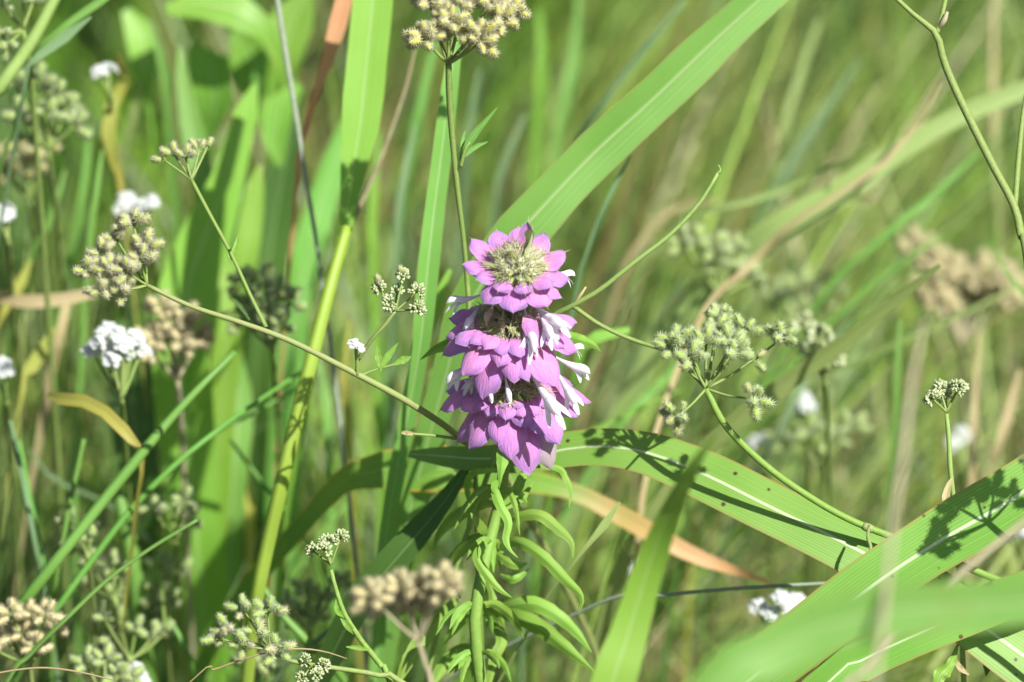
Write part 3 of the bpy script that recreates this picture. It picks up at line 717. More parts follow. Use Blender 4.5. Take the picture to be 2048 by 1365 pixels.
# B: seed head above, yellowish, partly cut by the frame
B = stalk('hedge_parsley_plant', 'upright hedge parsley with a dense yellowish bristly seed head above the flower', HP,
          [(897, 128, .0, 13), (899, 200, .006, 13), (905, 280, .012, 12), (915, 380, .018, 11), (926, 470, .024, 10), (934, 560, .03, 10), (940, 680, .036, 10)], STEM, 'end', None, 60, 8, .1)
umbel(B, (897, 128, .0), [(852, 78, -.006, 11), (898, 48, -.004, 11), (958, 78, -.010, 11), (1000, 45, -.004, 9), (860, 12, .004, 9), (925, 12, .002, 10), (975, 15, .004, 9), (1015, 20, .006, 7), (905, 80, .01, 6)], 'y', STEM, 8, 1.12, 95, .10)
branch(B, [(921, 335, .014, 8), (930, 300, .012, 6), (940, 285, .012, 5)], STEM, 10)
for q in ([(921, 322, .014, 6), (945, 275, .012, 15), (995, 215, .010, 2)], [(922, 318, .014, 5), (950, 295, .014, 10), (975, 284, .014, 2)], [(921, 322, .014, 5), (926, 285, .016, 9), (930, 262, .016, 2)]): leaf(B, q, GREEN, .3, name='leaflet')

# C: right seed umbel
Cc = stalk('hedge_parsley_plant', 'curved hedge parsley stalk with a pale green bristly seed head over the striped leaf', HP,
          [(1412, 778, -.014, 13), (1450, 850, -.013, 14), (1520, 922, -.010, 14), (1600, 982, -.007, 14), (1700, 1040, -.004, 14), (1830, 1092, -.001, 15), (1950, 1142, .0, 15), (2060, 1188, .0, 15), (2150, 1240, .0, 16)], STEMG, 'end', None, 60)
umbel(Cc, (1412, 778, -.014), [(1345, 702, -.010, 5), (1352, 690, -.004, 4), (1384, 722, -.018, 6), (1378, 690, -.006, 6), (1412, 690, -.014, 6), (1432, 668, -.004, 8), (1440, 640, .002, 7), (1472, 710, -.020, 7), (1488, 665, .004, 4), (1462, 690, -.006, 5)], 'g', STEM, 7, 1.02, 84, .05)
umbel(Cc, (1412, 778, -.014), [(1505, 720, -.012, 3), (1560, 680, -.010, 7), (1503, 798, -.022, 6), (1356, 832, -.024, 6)], 'g', STEM, 6, 1.0, 95, .08, 'p')
branch(Cc, [(1738, 1052, -.010, 5), (1736, 1075, -.016, 8), (1742, 1098, -.020, 7), (1736, 1112, -.022, 6)], STEM, 8, 'tendril')
branch(Cc, [(1726, 1052, -.004, 16), (1736, 1056, -.004, 19), (1746, 1060, -.004, 16)], STEMB, 6, 'node')

branch(Cc, [(2100, 1212, .0, 8), (1990, 1250, .004, 5), (1930, 1276, .004, 5), (1905, 1310, .0, 4), (1890, 1350, -.002, 4)], STEMB, 14)
leaf(Cc, [(1915, 1296, .0, 4), (1900, 1330, -.004, 22), (1880, 1350, -.006, 30), (1868, 1390, -.006, 8)], BROAD, .3, 0, 20, .4, 'leaflet'); leaf(Cc, [(1955, 1268, .004, 4), (1960, 1298, .002, 14), (1974, 1330, .002, 18), (1972, 1352, .002, 3)], DARKG, .3, 0, 10, .4, 'leaflet'); leaf(Cc, [(1906, 1312, .0, 3), (1920, 1336, -.002, 12), (1938, 1350, -.002, 3)], STRAW, .3, 0, 10, .3, 'leaflet')
# D: thin forked stalk beside the flower
Dd = stalk('bare_stalk', 'thin forked bare green stalk reaching up beside the top flower tier', 'stalk',
          [(1437, 345, -.006, 6), (1400, 405, -.004, 9), (1340, 470, -.002, 9), (1272, 522, .0, 10), (1200, 580, .004, 10), (1145, 612, .008, 11), (1100, 640, .014, 11), (1060, 720, .02, 11)], STEMG, 'end', None, 40, 8, .1)
branch(Dd, [(1145, 612, .008, 10), (1200, 650, .008, 9), (1260, 678, .008, 9), (1330, 700, .006, 8), (1400, 715, .006, 7)], STEM); branch(Dd, [(1147, 610, .008, 6), (1160, 592, .006, 7), (1172, 574, .006, 4)], STRAW, 8, 'sheath')
branch(Dd, [(1436, 347, -.006, 6), (1441, 340, -.006, 4), (1436, 330, -.006, 3)], STEMG, 6, 'tip')

# E: branching stalk top right
E = stalk('branching_stalk', 'grey green branching stalk standing right of the broad leaning grass blade', 'stalk',
          [(1785, -10, -.01, 9), (1830, 32, -.008, 10), (1872, 68, -.006, 14), (1890, 130, -.004, 15), (1930, 220, -.002, 16), (1985, 330, .0, 16), (2028, 412, .0, 16), (2042, 470, .0, 17), (2060, 560, .0, 17)], STEM, 'end', None, 50, 8, .1)
branch(E, [(1873, 68, -.006, 11), (1883, 35, -.006, 10), (1893, -10, -.004, 10)], STEM); branch(E, [(1876, 58, -.006, 7), (1888, 42, -.008, 12), (1895, 24, -.008, 6)], STEMD, 8, 'sheath')
branch(E, [(2030, 415, .0, 11), (2036, 330, .004, 12), (2046, 230, .008, 10), (2060, 150, .01, 10)], STEM)

# F: bottom left seed head
Fp = stalk('hedge_parsley_plant', 'low hedge parsley with a loose spiky green seed head and white buds', HP,
          [(542, 1300, -.010, 7), (570, 1318, -.008, 8), (610, 1328, -.004, 9), (680, 1338, .0, 10), (760, 1352, .004, 11), (830, 1385, .01, 12)], STEM, 'end', None, 40)
umbel(Fp, (540, 1300, -.010), [(488, 1222, -.006, 5), (536, 1226, -.008, 6), (515, 1268, -.012, 4), (455, 1262, -.008, 5), (440, 1278, -.012, 3), (490, 1292, -.016, 5), (556, 1303, -.016, 6)], 'g', STEM, 5, .95, 95, .02, 'p')
umbel(Fp, (622, 1332, -.004), [(612, 1322, -.006, 5), (644, 1330, -.006, 6), (605, 1358, -.008, 5), (632, 1352, -.01, 5)], 'bud', STEM, 4, .75, 85, 0)
# G: bud umbel
Gp = stalk('hedge_parsley_plant', 'slender hedge parsley carrying small white green buds beside the tan seed head', HP,
          [(662, 1140, -.004, 8), (672, 1180, -.002, 9), (690, 1230, .0, 10), (725, 1285, .004, 11), (760, 1330, .008, 12), (790, 1390, .012, 12)], STEMG, 'end', None, 40, 8, .2)
umbel(Gp, (662, 1130, -.004), [(628, 1104, -.002, 5), (655, 1086, -.004, 6), (680, 1078, -.004, 6), (650, 1102, -.008, 4)], 'bud', STEM, 5, .85, 85, 0)
for q in ([(690, 1235, .0, 5), (675, 1222, -.002, 11), (672, 1200, -.002, 2)], [(712, 1270, .003, 5), (695, 1252, .0, 13), (680, 1235, .0, 2)], [(735, 1300, .004, 4), (715, 1296, .002, 10), (692, 1294, .0, 2)]): leaf(Gp, q, BROAD, .3, name='leaflet')
# H: right bud umbel
Hp = stalk('hedge_parsley_plant', 'straight hedge parsley stalk with tiny pale buds standing behind the crossing leaves', HP,
          [(1893, 828, .0, 8), (1898, 880, .0, 10), (1900, 930, .0, 10), (1906, 990, .002, 10), (1912, 1060, .006, 10), (1918, 1140, .01, 11)], STEMG, 'end', None, 40, 8, .1)
umbel(Hp, (1893, 825, .0), [(1865, 798, -.002, 7), (1880, 780, .002, 8), (1916, 778, -.002, 8), (1892, 800, .004, 2)], 'bud', STEM, 6, .88, 85, 0)
leaf(Hp, [(1905, 1020, -.002, 5), (1892, 1000, -.004, 16), (1898, 970, -.002, 10), (1906, 955, .0, 2)], STRAW, .5, name='leaflet')
# I: plant outside the frame whose shadow lies on the crossing leaf
Ip = stalk('hedge_parsley_plant', 'hedge parsley seed head at the side of the crossing grass leaf', HP,
          [(2150, 905, -.075, 12), (2160, 990, -.07, 13), (2180, 1100, -.06, 14), (2200, 1250, -.04, 14)], STEM, 'end')
umbel(Ip, (2150, 900, -.075), [(2095, 868, -.075, 7), (2130, 845, -.075, 7), (2165, 835, -.075, 7), (2200, 850, -.075, 6), (2120, 900, -.085, 6), (2075, 915, -.08, 6)], 'g', STEM, 7, 1.0, 90, .05)

# blurred seed heads and flowers behind and in front
def far_umbel(label, J, lets, kind, stem_to, group=None, smat=None, fs=1.0, spread=90, w=11, rn='hedge_parsley_plant', cat=HP):
    r = stalk(rn, label, cat, [(J[0], J[1], J[2], w), *[(a, b, J[2] + dd, w) for a, b, dd in stem_to]], smat or STEM, 'end', group, 24, 6, .15)
    umbel(r, J, lets, kind, smat or STEM, 8, fs, spread, .05); return r
def cl(cx, cy, d, pts, n): return [(cx + a, cy + b, d + U_(-.012, .012), n) for a, b in pts]
far_umbel('dry tan hedge parsley seed head on grey stalks beside the beebalm stem', (838, 1285, -.15), cl(805, 1190, -.15, [(-62, 5), (-30, 18), (0, -12), (18, 24), (52, -8), (80, -22)], 11), 'b', [(850, 1330, .0), (870, 1400, .0)], None, STEMD, 1.05, 100)
far_umbel('brownish hedge parsley seed head low beside crossing grass stalks', (60, 1330, .07), cl(50, 1255, .07, [(-60, -20), (-25, -25), (5, -18), (40, -22), (55, 5), (-45, 20), (0, 15), (-70, 40), (20, 40)], 6), 'b', [(66, 1400, .01)], None, STEM, 1.0, 95)
far_umbel('tan seed head behind the white flower cluster on the left', (355, 760, .17), cl(345, 660, .17, [(-60, 30), (-30, 20), (0, -10), (-20, -40), (30, -15), (50, 20), (20, 30), (-40, 45)], 9), 'b', [(362, 840, .02), (368, 960, .04)], None, STEMD, 1.1, 100)
far_umbel('large dry tan seed head far behind the right bud stalk', (1925, 690, .42), cl(1920, 560, .42, [(-90, -60), (-60, -40), (-30, -25), (0, 0), (35, 10), (60, 30), (85, 5), (60, -20), (20, 35), (90, 40), (-60, 20), (-40, 45), (110, 20)], 11), 'b', [(1930, 800, .05)], None, STEMD, 1.35, 105, 14)
far_umbel('small pale seed head hanging in the grass behind the forked stalk', (1440, 590, .26), cl(1425, 510, .26, [(-60, -25), (-30, -20), (5, -8), (40, -12), (60, 30), (75, 50), (10, 25)], 5), 'g', [(1445, 660, .03)], None, STEM, 1.15)
far_umbel('greenish seed head behind the arching stalk left of the flower', (545, 700, .15), cl(530, 610, .15, [(-40, -40), (0, -45), (25, -20), (-30, 0), (10, 10), (50, 0), (0, 40), (-45, 30), (30, 45)], 5), 'g', [(552, 790, .03)], None, STEM, 1.15)
BG = 'blurred green seed heads in the undergrowth'
LBL = 'blurred pale green hedge parsley seed head among the dark grass on the left'
far_umbel('blurred pale seed head with white specks below the thick parsley stalk', (95, 300, .18), cl(85, 215, .18, [(-50, -40), (-10, -50), (30, -20), (50, 5), (-40, 20), (10, 20), (60, 40), (-20, 60)], 4), 'g', [(110, 400, .03), (120, 500, .06)], BG, None, 1.2)
far_umbel("blurred small seed head beside the thick parsley stalk's top", (45, 60, .10), cl(30, 40, .10, [(-20, -25), (15, -45), (35, -35), (-25, 30), (-10, 45)], 4), 'g', [(60, 130, .01), (70, 260, .03)], BG, None, 1.0)
far_umbel("blurred yellowish seed head left of the yellow green bent leaf's foot", (60, 400, .24), cl(40, 330, .24, [(-40, -10), (0, -20), (30, 10), (-20, 30), (50, -30)], 5), 'y', [(70, 480, .03)], BG, None, 1.2)
far_umbel("blurred green seed head crossed by the slanting stalk's lower half", (175, 1110, .10), cl(150, 1060, .13, [(-10, -15), (15, 10), (0, 35), (30, 25)], 3), 'g', [(185, 1200, .03), (190, 1300, .05)], BG, None, 1.0)
far_umbel('blurred green seed head between the slanting stalk and the thin arching stalk', (230, 1200, .12), cl(215, 1150, .15, [(-30, -15), (10, -20), (30, 10), (-45, 15), (20, 40)], 3), 'g', [(236, 1280, .03), (240, 1365, .05)], BG, None, 1.05)
far_umbel("blurred green seed head in front of the broad lime blade's lower left edge", (330, 1260, .14), cl(320, 1170, .17, [(0, -35), (45, -20), (5, 15), (25, 40), (-10, 50)], 3), 'g', [(336, 1320, .03)], BG, None, 1.05)
far_umbel('blurred green seed head just below the very thin arching stalk', (260, 1320, .10), cl(240, 1260, .14, [(-30, -20), (0, -10), (30, 5), (60, 20), (85, 10), (-15, 25)], 3), 'g', [(268, 1380, .03)], BG, None, 1.0)
far_umbel('blurred pale seed head at the foot of the brownish seed head', (210, 1400, .09), cl(195, 1340, .09, [(-20, -10), (15, -15), (40, 15), (60, 20)], 5), 'g', [(215, 1440, .03)], BG, None, 1.0)
far_umbel("blurred small seed head on the broad lime blade above the thin arching stalk", (350, 1080, .15), cl(345, 1035, .15, [(-35, -10), (0, -10), (22, -30), (25, 5)], 3), 'g', [(356, 1150, .03)], BG, None, 1.0)
far_umbel('blurred green seed head behind the slender bud stalk', (620, 1260, .13), cl(625, 1195, .13, [(-45, 15), (-10, -10), (20, 5), (5, 40), (55, -25), (-30, 45)], 5), 'g', [(622, 1320, .03)], BG, None, 1.0)
far_umbel('blurred green seed head below the low spiky seed head', (500, 1390, .12), cl(510, 1345, .12, [(-15, -10), (15, -15), (30, 10)], 4), 'g', [(502, 1420, .03)], BG, None, 1.0)
LBR = 'faint pale hedge parsley seed head in the bright grass behind the curved stalk'
far_umbel("blurred pale buds behind the pale green seed head's outermost cluster", (1650, 760, .16), cl(1640, 690, .16, [(-30, -30), (0, -10), (20, 30), (-15, 15)], 4), 'bud', [(1656, 850, .03)], 'faint seed heads behind the curved stalk', None, 1.6)
far_umbel('faint yellowish seed head above the pale green seed head', (1600, 700, .4), cl(1600, 600, .4, [(-50, 0), (0, -20), (40, 10), (0, 30), (60, -20)], 5), 'g', [(1606, 800, .03)], 'faint seed heads behind the curved stalk', None, 1.35)
far_umbel("faint pale seed head right of the curved parsley stalk's bend", (1640, 930, .3), cl(1630, 880, .3, [(-60, 0), (-10, -15), (40, 5), (70, -20)], 5), 'g', [(1640, 1000, .03)], 'faint seed heads behind the curved stalk', None, 1.2)
# white flowering umbels
def white_umbel(label, cx, cy, d, r, n_let, per=10, fs=1.3, group=None):
    lets = []
    for i in range(n_let):
        g = i * 2.4; q = r * math.sqrt((i + .4) / n_let); lets.append((cx + q * math.cos(g), cy + q * .7 * math.sin(g), d + U_(-.008, .008), per))
    far_umbel(label, (cx + 8, cy + r * 1.6 + 20, d), lets, 'flor', [(cx + 14, cy + r * 1.6 + 90, .03)], group, None, fs, 100)
white_umbel('bright white hedge parsley flower cluster on the left beside the tan seed head', 235, 692, .10, 54, 10, 8, 1.15)
white_umbel('two lobed white flower cluster below the striped leaf', 1558, 1222, .12, 48, 6, 8, 1.2)
WG = 'small out of focus white flower cluster in the grass'
for lb, (cx, cy, d, r, n) in zip(['white flower cluster just above the pinkish seed head', "smaller white flower cluster above the pinkish seed head's tip", 'white flower cluster left of the straw blade, above the faded yellow leaf', 'white flower cluster left of the yellow leaf', 'white flower cluster under the olive slanting blade', "white flower cluster right of the tiny pale buds' stalk", "white flower cluster between the beebalm leaves and the dying leaf's tip", 'white flower cluster above the tan slanting stalk beside the crossing leaf', "white flower cluster right of the curved parsley stalk's upper part", 'white speck cluster on top of the blurred pale seed head', 'white flower cluster at the foot of the green seed heads beside the lime blade'], ((255, 412, .2, 22, 3), (295, 408, .2, 18, 2), (8, 432, .16, 18, 3), (4, 745, .15, 22, 3), (1605, 812, .3, 22, 3), (1920, 880, .35, 22, 3), (1262, 1132, .3, 22, 3), (2035, 1065, .25, 26, 3), (1525, 880, .3, 22, 2), (210, 140, .2, 16, 2), (270, 1355, .1, 22, 4))):
    white_umbel('blurred ' + lb, cx, cy, d, r, n, 6, 1.1, 'small white flower clusters in the grass')

# ------------------------------------------------------------------ grass leaves and stalks one can tell apart
def blade(label, pts, mat, root='end', fold=.15, curl=0, roll=0, wave=.04, group=None, n=34, rootw=None, spread=.3, name='grass_shoot', wk=2.0):
    if rootw is None and mat in (YELL, STRAW, SALMON): rootw = 4
    rows = wpts(pts, root, rootw, spread); mb = MB(); ribbon(mb, rows, int(n * 1.6), 8, fold, curl, roll, wave, wk)
    g = rows[-1]; return single(name, mb, mat, label, 'grass', Vector((g[0], g[1], 0)), group)
def culm(label, pts, mat, root='end', group=None, spread=.2, name='grass_culm', cat='grass'):
    rows = wpts(pts, root, None, spread); mb = MB(); tube(mb, rows, 170, 7); g = rows[-1]
    return single(name, mb, mat, label, cat, Vector((g[0], g[1], 0)), group)

blade('long striped grass leaf with pale midrib and brown specks running behind the flower', [(818, 908, .055, 14), (880, 912, .05, 44), (960, 918, .044, 60), (1060, 912, .038, 74), (1170, 894, .032, 86), (1280, 902, .026, 100), (1400, 945, .018, 108), (1540, 1014, .010, 112), (1700, 1092, .004, 116), (1860, 1182, .002, 122), (2048, 1312, .0, 128), (2220, 1440, .0, 120)], SHARP, 'end', .06, -.12, [30, 30, 26, 22, 18, 16, 14, 12, 10, 10], .05, None, 64, 40)
blade('broad folded grass leaf crossing over the striped leaf and carrying umbel shadows', [(2260, 830, -.03, 110), (2140, 915, -.03, 118), (2020, 1002, -.03, 122), (1880, 1082, -.03, 124), (1750, 1168, -.03, 122), (1630, 1262, -.026, 122), (1510, 1352, -.02, 116), (1400, 1450, -.01, 90)], SHARP, 'end', .32, 0, -8, .04, None, 50, 40)
blade('lower folded grass leaf lying under the crossing leaf', [(2240, 1090, -.02, 60), (2100, 1160, -.02, 78), (1980, 1208, -.018, 86), (1850, 1262, -.016, 86), (1730, 1318, -.012, 84), (1640, 1380, -.01, 76)], SHARP, 'end', .3, 0, 10, .04, None, 40, 30)
blade('out of focus wide grass leaf arching across the front of the crossing leaves', [(2220, 1192, -.36, 74), (2060, 1205, -.36, 96), (1900, 1212, -.36, 100), (1750, 1226, -.36, 100), (1620, 1262, -.36, 100), (1500, 1326, -.36, 100), (1390, 1420, -.36, 96)], GREEN, 'end', .1, 0, 10, .02)
blade('upright lime grass leaf out of focus in front of the beebalm leaves', [(1432, 868, -.2, 5), (1385, 935, -.19, 26), (1345, 1015, -.17, 42), (1308, 1105, -.155, 56), (1276, 1205, -.15, 68), (1246, 1305, -.15, 78), (1212, 1420, -.15, 88)], LIME, 'end', .12, 0, 8, .03, None, 50)
blade('olive blade slanting behind the curved parsley stalk and under the striped leaf', [(1880, 530, .10, 8), (1790, 602, .11, 22), (1680, 690, .12, 34), (1560, 775, .13, 38), (1450, 860, .14, 36), (1370, 940, .15, 32), (1290, 1050, .16, 28), (1230, 1180, .18, 26)], OLIVE, 'end', .2, 0, 15, .03, None, 40, 12, .05)
blade('broad bright grass blade leaning right behind the top flower tier', [(1640, -110, .075, 70), (1530, -10, .072, 78), (1420, 90, .07, 86), (1300, 205, .068, 94), (1190, 305, .066, 100), (1090, 410, .064, 106), (1010, 500, .064, 104), (940, 610, .07, 90), (900, 720, .08, 70)], GREEN, 'end', .22, 0, 18, .05, None, 46, 30, .1)
blade('long green blade reaching in beside the branching stalk', [(2140, 140, .27, 30), (2040, 182, .27, 34), (1920, 232, .27, 40), (1800, 300, .27, 46), (1680, 385, .27, 54), (1560, 455, .27, 60), (1470, 520, .28, 60), (1380, 610, .29, 50), (1300, 720, .3, 40)], OLIVE, 'end', .25, 0, 0, .05, None, 46, 26, .1)
blade('faded tan grass blade curving beside the long green blade', [(1880, 165, .25, 4), (1840, 235, .25, 9), (1780, 315, .25, 12), (1690, 380, .25, 12), (1580, 450, .25, 12), (1490, 540, .26, 14), (1400, 640, .2, 12)], STRAW, 'end', .2, 0, 20, .1, None, 34, 10, .1)
blade('brownish bent blade behind the tendril tip', [(1740, 295, .24, 5), (1640, 345, .28, 12), (1520, 395, .28, 15), (1420, 420, .28, 15), (1330, 480, .29, 12), (1260, 580, .3, 10)], OLIVE, 'end', .2, 0, 20, .1, None, 34, 10, .1)
blade('wide upright blade with pale midrib left of the seed head', [(752, -60, .10, 74), (742, 40, .10, 80), (732, 140, .10, 80), (722, 240, .10, 74), (708, 330, .10, 56), (697, 410, .10, 36), (690, 470, .10, 26), (672, 540, .10, 20), (650, 620, .11, 14)], LIME, 'end', .16, 0, 0, .03, None, 44, 10, .1)
culm('thick lime grass stalk slanting down left of the arching parsley', [(694, 455, .075, 22), (672, 530, .07, 25), (648, 620, .066, 28), (618, 740, .064, 30), (588, 860, .066, 31), (560, 980, .07, 31), (535, 1090, .078, 30), (515, 1190, .085, 29), (500, 1300, .1, 28)], blade_mat('culm_lime', (.34, .52, .06), (.40, .58, .09), ribamt=0, edgeamt=0, veins=10))
culm('purplish brown stalk rising from the node of the lime stalk', [(838, 60, .16, 6), (810, 180, .155, 8), (772, 290, .15, 9), (735, 380, .14, 10), (700, 450, .12, 13), (690, 480, .12, 12)], simple_mat('culm_purple', (.20, .17, .09), (.24, .26, .12), 200))
blade('tall narrow green blade running beside the left flower edge', [(935, -60, .06, 14), (915, 60, .06, 26), (898, 180, .06, 36), (884, 300, .062, 40), (866, 440, .064, 42), (852, 570, .066, 42), (842, 680, .07, 40), (822, 800, .08, 36), (796, 930, .09, 34), (776, 1050, .10, 32), (764, 1180, .11, 28)], GREEN, 'end', .35, 0, 10, .02, None, 50, 14, .1)
culm('grey green straight stalk slanting through the left blades', [(548, -40, .13, 12), (570, 100, .13, 12), (590, 220, .13, 11), (612, 360, .13, 10), (632, 480, .135, 9), (648, 600, .14, 8), (665, 720, .14, 9)], STEMGREY)
blade('salmon red dying blade at the top beside the wide upright blade', [(705, -70, .14, 30), (688, 0, .14, 34), (670, 70, .14, 34), (650, 135, .14, 24), (625, 210, .145, 14), (600, 300, .15, 10), (590, 400, .16, 8)], SALMON, 'end', .2, 0, 0, .03)
blade('pointed green blade behind the small bud umbel', [(358, 92, 0.260, 5), (366, 160, 0.260, 30), (380, 240, 0.260, 44), (398, 320, 0.260, 48), (415, 420, 0.260, 44), (425, 540, 0.270, 36)], GREEN, 'end', .15, 0, 0, .03)
blade('broad lime blade standing behind the pinkish seed head', [(512, 168, 0.230, 10), (492, 225, 0.230, 44), (472, 300, 0.230, 58), (448, 380, 0.230, 76), (412, 470, 0.230, 96), (378, 570, 0.230, 112), (362, 690, 0.230, 116), (368, 820, 0.240, 116), (384, 960, 0.250, 112), (396, 1100, 0.260, 108), (408, 1240, 0.280, 104), (418, 1380, 0.300, 100)], LIME, 'end', .14, 0, 0, .06, None, 54, 40, .05)
blade('pale green blade beside the grey stalk', [(520, 330, 0.260, 8), (508, 390, 0.260, 40), (500, 450, 0.260, 46), (486, 540, 0.260, 46), (470, 640, 0.270, 40), (465, 760, 0.290, 36)], LIME, 'end', .15, 0, 12, .06)
blade('mid green sword blade behind the grey stalk', [(725, 190, 0.320, 10), (690, 270, 0.320, 46), (650, 380, 0.320, 64), (612, 520, 0.320, 70), (585, 660, 0.330, 66), (570, 800, 0.350, 60)], GREEN, 'end', .15, 0, 25, .04)
blade('deep green sword blade between the lime blades', [(600, 190, .3, 10), (570, 330, .3, 60), (545, 480, .3, 76), (525, 640, .3, 76), (510, 800, .31, 70), (505, 960, .33, 60)], DARKG, 'end', .15, 0, -15, .04)
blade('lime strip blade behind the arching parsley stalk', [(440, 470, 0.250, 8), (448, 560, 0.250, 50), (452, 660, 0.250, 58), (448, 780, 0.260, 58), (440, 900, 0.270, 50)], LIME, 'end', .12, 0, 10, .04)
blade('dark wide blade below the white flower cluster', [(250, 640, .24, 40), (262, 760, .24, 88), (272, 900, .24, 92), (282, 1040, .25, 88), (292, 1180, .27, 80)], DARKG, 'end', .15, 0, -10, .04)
blade('bright vertical blade under the tan seed head', [(470, 700, 0.280, 20), (478, 800, 0.280, 54), (470, 920, 0.280, 56), (462, 1050, 0.290, 50)], GREEN, 'end', .12, 0, 10, .04)
culm('slanting green grass stalk with a withered joint low on the left', [(470, 705, .085, 12), (400, 775, .08, 15), (340, 840, .078, 18), (285, 906, .076, 22), (215, 992, .074, 23), (150, 1075, .072, 23), (95, 1145, .072, 24), (40, 1215, .076, 24), (-20, 1300, .09, 24)], GREEN)
blade('yellow bent leaf hanging from the joint of the slanting stalk', [(95, 790, .10, 10), (130, 800, .09, 26), (185, 806, .085, 26), (225, 838, .08, 26), (258, 872, .078, 24), (284, 905, .078, 12), (282, 960, .085, 8), (270, 1040, .10, 8)], YELL, 'end', .2, 0, 0, .05)
culm('thin stalk running parallel below the slanting stalk', [(610, 740, .14, 8), (520, 800, .12, 9), (430, 865, .105, 11), (345, 935, .10, 13), (262, 1020, .10, 14), (185, 1120, .10, 14), (120, 1210, .10, 14), (60, 1300, .11, 14)], GREEN)
culm('very thin arching stalk over the brownish seed head', [(395, 1040, .05, 7), (300, 1098, .05, 8), (215, 1160, .05, 9), (130, 1240, .05, 10), (60, 1310, .055, 10), (0, 1390, .06, 10)], GREEN)
culm('straight thin stalk rising above the slanting stalk', [(168, 878, .12, 9), (150, 960, .12, 10), (130, 1060, .12, 11), (112, 1160, .125, 11), (105, 1260, .14, 11)], GREEN)
TS = 'thin out of focus grass stalk in the lower left tangle'
for lb, q in zip(["thin green stalk left of the slanting stalk's lower end", 'thin stalk close beside another one left of the slanting stalk', 'thick blurred stalk behind the green seed heads in the lower tangle', 'thin stalk slanting right from the broad lime blade', 'thin stalk crossing the broad lime blade from the lime stalk', "thin stalk in front of the broad lime blade's foot", 'thin stalk running behind the low spiky seed head to the tan seed head', "yellow green stalk slanting from the lime stalk's foot behind the spiky seed head"], ([(20, 840, .13, 9), (45, 960, .13, 12), (70, 1090, .13, 13), (88, 1190, .14, 13)], [(38, 880, .15, 8), (62, 1010, .15, 11), (90, 1150, .15, 11), (100, 1260, .16, 11)], [(230, 960, .17, 24), (262, 1100, .17, 34), (280, 1240, .18, 36), (300, 1400, .2, 36)],
          [(460, 880, .18, 7), (520, 960, .18, 9), (600, 1060, .19, 9), (640, 1150, .21, 9)], [(610, 770, .17, 6), (500, 830, .17, 8), (410, 880, .18, 8), (340, 960, .2, 8)], [(340, 1240, .14, 9), (372, 1300, .14, 12), (400, 1380, .15, 12)],
          [(780, 1165, .09, 6), (690, 1235, .09, 8), (600, 1310, .09, 9), (540, 1380, .1, 9)], [(520, 1165, .09, 12), (560, 1225, .09, 16), (620, 1290, .09, 18), (700, 1380, .1, 18)])):
    culm(lb, q, RND.choice((GREEN, BLUEG, GREEN)), 'end', 'thin grass stalks in the lower left tangle')
culm('hair thin straw stalk lying across the low spiky seed head', [(372, 1372, -.012, 3), (430, 1340, -.014, 4), (490, 1318, -.016, 4), (545, 1303, -.018, 4), (600, 1298, -.018, 4), (650, 1304, -.016, 3), (694, 1318, -.014, 2)], STRAW, 'start')
culm('hair thin straw stalk curving along the bottom beside the brownish seed head', [(225, 1360, -.0, 3), (150, 1343, -.0, 4), (80, 1336, .0, 4), (0, 1346, .0, 4), (-60, 1365, .0, 4)], STRAW)
culm('thick parsley stalk rising behind the blurred seed heads at the upper left', [(128, -40, .10, 22), (100, 15, .10, 24), (70, 72, .10, 26), (40, 118, .10, 27), (0, 175, .10, 28), (-50, 260, .11, 28)], STEMG, 'end', None, .1, 'parsley_stalk', 'stalk')
blade('short pointed leaf off the thick parsley stalk', [(182, 34, .10, 4), (160, 50, .10, 20), (125, 78, .10, 22), (90, 102, .10, 18), (60, 135, .10, 12), (45, 200, .11, 8)], BLUEG, 'end', .2)
blade('thin leaf arching from the thick parsley stalk', [(250, -30, .11, 8), (190, 10, .11, 16), (140, 45, .11, 14), (85, 90, .11, 12), (60, 150, .12, 8)], GREEN, 'end', .2)
blade('yellow green bent leaf in the dark upper left grass', [(232, 105, .19, 8), (248, 150, .22, 20), (240, 190, .22, 24), (215, 230, .22, 28), (220, 290, .22, 28), (238, 350, .23, 16), (246, 410, .23, 6)], YELL, 'end', .2, 0, 0, .08)
blade('yellow leaf standing left of the white flower cluster', [(108, 655, .2, 6), (92, 690, .2, 24), (70, 722, .2, 32), (50, 762, .2, 18), (42, 800, .2, 5)], YELL, 'end', .2)
blade('small faded yellow leaf left of the pinkish seed head', [(62, 520, .24, 6), (45, 560, .24, 22), (20, 600, .24, 20), (0, 640, .24, 5)], YELL, 'end', .2)
blade('straw coloured blade lying across behind the arching parsley', [(190, 585, .2, 20), (120, 600, .2, 26), (50, 605, .2, 26), (-40, 612, .21, 22)], STRAW, 'end', .15)
blade('straw blade dropping under the lying straw', [(135, 600, .2, 18), (118, 680, .2, 20), (100, 760, .21, 20)], STRAW, 'end', .15)
blade('shaded green leaf rising towards the beebalm stem', [(952, 905, .05, 10), (915, 968, .05, 32), (860, 1040, .05, 56), (800, 1110, .05, 70), (742, 1180, .055, 74), (690, 1260, .065, 60)], DARKG, 'end', .18, 0, -30, .03)  # the shade this leaf stands in is put into its dark green
blade('yellow edged dying leaf lying behind the beebalm stem', [(1540, 1165, .12, 6), (1470, 1142, .15, 18), (1390, 1112, .15, 30), (1310, 1070, .15, 38), (1230, 1025, .14, 36), (1150, 985, .14, 34), (1050, 960, .13, 50), (930, 940, .10, 84), (820, 938, .105, 86), (720, 950, .11, 60), (640, 1010, .13, 40)], AUTUMN, 'end', .12, 0, 0, .06, None, 50, 16)
